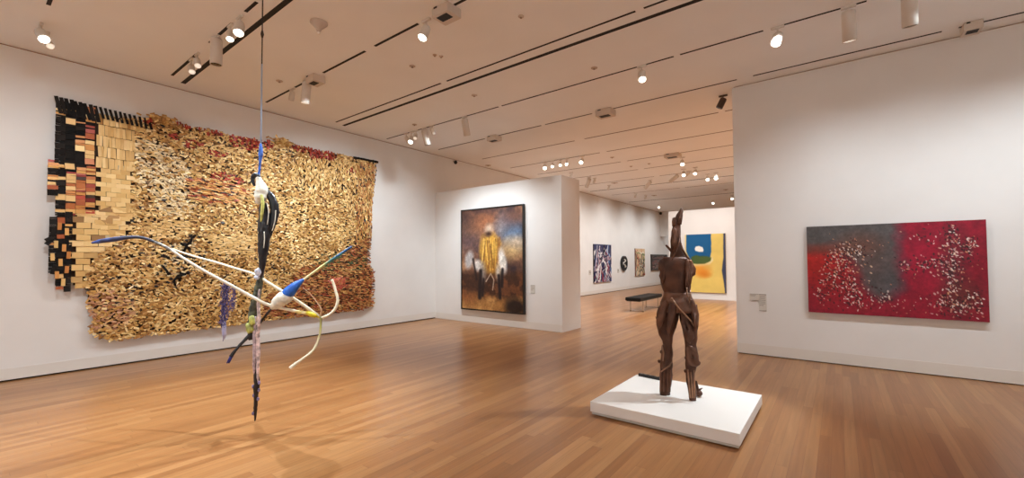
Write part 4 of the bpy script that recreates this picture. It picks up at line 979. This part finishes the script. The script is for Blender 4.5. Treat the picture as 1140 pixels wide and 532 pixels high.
sl(466, 146, 'small', (-6.0, 4.0, .8), DIM, 'dim spotlight right of the brightest one near the left wall', .1, y_snap=6.14)
sl(474, 143, 'can', (-6.8, 7.2, .2), OFF, 'first long cylinder lamp right of the cluster near the left wall', .06, y_snap=6.14)
sl(482, 140.5, 'small', (-6.6, 7.6, 1.2), OFF, 'small unlit lamp between two long cylinder lamps near the left wall', .07, y_snap=6.14)
sl(518, 130, 'can', (-6.2, 7.5, .3), OFF, 'long cylinder lamp alone on the track above the storm painting', .07, y_snap=6.14)
sl(715.5, 74, 'round', (-1.4, 4.2, .9), LIT, 'lit spotlight alone above the standing metal figure', .12, y_snap=6.14)
sl(866, 31, 'round', (-1.0, 3.6, .9), LIT, 'glaring lit spotlight above the corner of the right wall', .12, y_snap=6.14)
sl(944.5, 6, 'can', (.2, 7.2, .0), DIM, 'long cylinder lamp hanging above the left half of the red painting', .08, y_snap=6.14)
sl(1011, -9, 'can', (.75, 7.2, .0), OFF, 'cylinder lamp cut by the top of the view above the red painting', .08, y_snap=6.14)
sl(805, 106, 'round', (-2.6, 8.0, 2.2), OFF, 'dark tilted spotlight beside the upper corner of the right wall', .08, dark=True)
far = 'small spotlights in the far room'
for px, py, kd, ln, lb in ((609, 181, 'round', LIT, 'brightest spotlight of the row seen over the partition top'), (617, 179.5, 'small', LIT, 'second spotlight from the left in the row over the partition top'),
    (626, 178, 'small', LIT, 'third spotlight from the left in the row over the partition top'), (632, 176.5, 'small', LIT, 'rightmost spotlight of the row over the partition top'), (651, 174.5, 'round', LIT, 'lone lit spotlight just right of the partition corner')):
    sl(px, py, kd, (-4.4, 6.0, 1.0), ln, lb, .13, far, y_snap=10.5)
for px, py, aim, ln, lb in ((759.5, 175, (-2.6, 9.5, 1.), LIT, 'lit far spotlight right of the flat ceiling box'), (761, 188, (-3, 11, 1.), LIT, 'small lit far spotlight below the one right of the ceiling box'),
    (774, 186, (-3, 11, 1.), LIT, 'brightest of the far room spotlights'), (787.5, 193.5, (-2.6, 12, 1.), LIT, 'far spotlight right of the brightest one'), (797, 192, (-2.6, 12, 1.), LIT, 'far spotlight nearest the right wall edge above the dark slot'),
    (793.5, 222.5, (-3, 16, 1.), LIT, 'bright far lamp just above the yellow painting partition'), (815, 217, (-3, 16, 1.), LIT, 'far lamp touching the right wall edge'), (733, 227, (-5, 18, 1.), LIT, 'small far lamp above the tip of the metal figure')):
    sl(px, py, 'round', aim, ln, lb, .12, far)
for px, py, kd, lb in ((636, 192, 'small', 'unlit far spotlight directly above the partition end'), (656, 197, 'can', 'unlit far cylinder lamp right of the partition end'), (662, 198, 'small', 'unlit far spotlight beside the cylinder lamp right of the partition'),
    (678, 206, 'small', 'unlit tilted far lamp beside the oval ceiling plate'), (724, 200, 'can', 'unlit far cylinder lamp midway along the dark slot'), (754, 193, 'can', 'unlit far cylinder lamp left of the small lit pair'),
    (767, 190, 'small', 'unlit far spotlight under the brightest far lamp'), (708, 215, 'small', 'unlit far spotlight above the oval wall relief'), (719, 217, 'small', 'unlit far spotlight right of the one above the oval relief')):
    sl(px, py, kd, (-8.6, at(px, py, 2, H).y+1., 1.6), OFF, lb, .08, far)

# white boxes with a dark slot
BOXM = mat('white_box_enamel', (206, 192, 178), .5); BLK = mat('black_slot', (16, 13, 12), .6)
def ceiling_box(px, py, label, sx=.17, sy=.12, sz=.13, y_snap=None):
    p = at(px, py, 2, H); y_ = y_snap or p.y
    t = empty('ceiling_box', (p.x, y_, H), label, 'ceiling fixture', 'white slotted boxes on the ceiling tracks')
    MB().box((p.x-sx, y_-sy, H-sz), (p.x+sx, y_+sy, H), bev=.01).build('housing', BOXM, t)
    MB().box((p.x-sx*.62, y_-sy+.03, H-sz-.005), (p.x+sx*.62, y_+sy*.2, H-sz+.01)).build('slot', BLK, t)
    MB().box((p.x-sx*.7, y_-sy-.005, H-.022), (p.x-sx*.3, y_-sy+.01, H-.004)).build('connector', BLK, t)
ceiling_box(350, 85, 'white slotted box beside the cylinder lamp above the wall hanging', .12, .1, .11, 3.358)
ceiling_box(494, 8, 'white slotted box near the top edge right of a lit spotlight', .13, .11, .11, 3.358)
ceiling_box(545, 150, 'small white slotted box above the partition left end', .14, .11, .11, 7.57)
ceiling_box(673, 122, 'white slotted box in the middle of the ceiling', .16, .12, .12, 7.57)
ceiling_box(1082, 26, 'white slotted box against the top of the right wall', .085, .11, .1, 7.57)
ceiling_box(749, 171.5, 'flat white box high up among the far spotlights', .2, .14, .1)

# smoke detector cone, sprinkler roses, corner cameras
p = at(355, 25, 2, H); t = empty('smoke_detector', p, 'white cone shaped detector on the ceiling right of the cord', 'smoke detector')
MB().lathe([(.10, H), (.10, H-.014), (.03, H-.085), (.02, H-.12)], (p.x, p.y, 0), 24).build('housing', mat('detector_plastic', (198, 180, 164), .5), t)
MB().lathe([(.02, H-.118), (.016, H-.14), (.004, H-.145)], (p.x, p.y, 0), 12).build('tip', mat('white_detector_tip', (240, 232, 222), .3), t)
SPR = mat('sprinkler_rose', (196, 176, 158), .5); SPD = mat('sprinkler_head', (150, 128, 110), .4)
for px, py, rr, lb in ((459, 73.5, .045, 'round sprinkler cover right of the lone track gap'), (484, 61, .03, 'left one of the paired small ceiling sprinklers'), (491, 62.5, .03, 'right one of the paired small ceiling sprinklers'),
    (311, 90, .05, 'flat pale sprinkler cover above the wall hanging'), (461.5, 138.5, .05, 'round sprinkler cover above the cluster near the left wall'), (661.5, 75.5, .05, 'flat sprinkler cover left of the lone lit spotlight'),
    (528, 106, .05, 'flat sprinkler cover below the wide black slot'), (543.5, 184, .09, 'flat oval ceiling plate just above the partition'), (681.5, 175, .06, 'small sprinkler right of the lone lit spotlight'),
    (702.5, 185, .05, 'left small dark sprinkler in the far ceiling'), (722.5, 182, .05, 'right small dark sprinkler in the far ceiling'), (684, 203.5, .13, 'oval plate on the far ceiling by a tilted lamp'), (808, 211, .1, 'oval plate on the far ceiling near the right wall'), (728, 217.5, .12, 'flat plate on the far ceiling above the oval relief'), (580, 18, .035, 'small ceiling sprinkler at the top middle')):
    p = at(px, py, 2, H); t = empty('ceiling_sprinkler', p, lb, 'sprinkler', 'sprinklers and plates on the ceiling')
    MB().lathe([(rr, H), (rr, H-.006), (rr*.8, H-.012), (rr*.35, H-.014)], (p.x, p.y, 0), 18).build('rose', SPR, t)
    MB().lathe([(rr*.34, H-.012), (rr*.3, H-.026), (rr*.1, H-.03)], (p.x, p.y, 0), 10).build('sprinkler_head', SPD, t)
for px, py, lb in ((507, 178.5, 'black dome camera at the left wall ceiling line above the partition'), (735.3, 237, 'black dome camera in the far left corner under the ceiling')):
    p = at(px, py, 0, XL+.08); p.z = min(p.z, H-.1)
    t = empty('security_camera', p, lb, 'security camera', 'corner cameras')
    k = 1.0 if px < 600 else 1.6
    MB().box((XL+.0, p.y-.03*k, p.z-.0), (XL+.09, p.y+.03*k, p.z+.05*k), bev=.005).build('bracket', FIX, t)
    MB().ellipsoid((XL+.09, p.y, p.z-.01), ((1,0,0),(0,1,0),(0,0,1)), (.05*k, .05*k, .055*k)).build('dome', BLK, t)
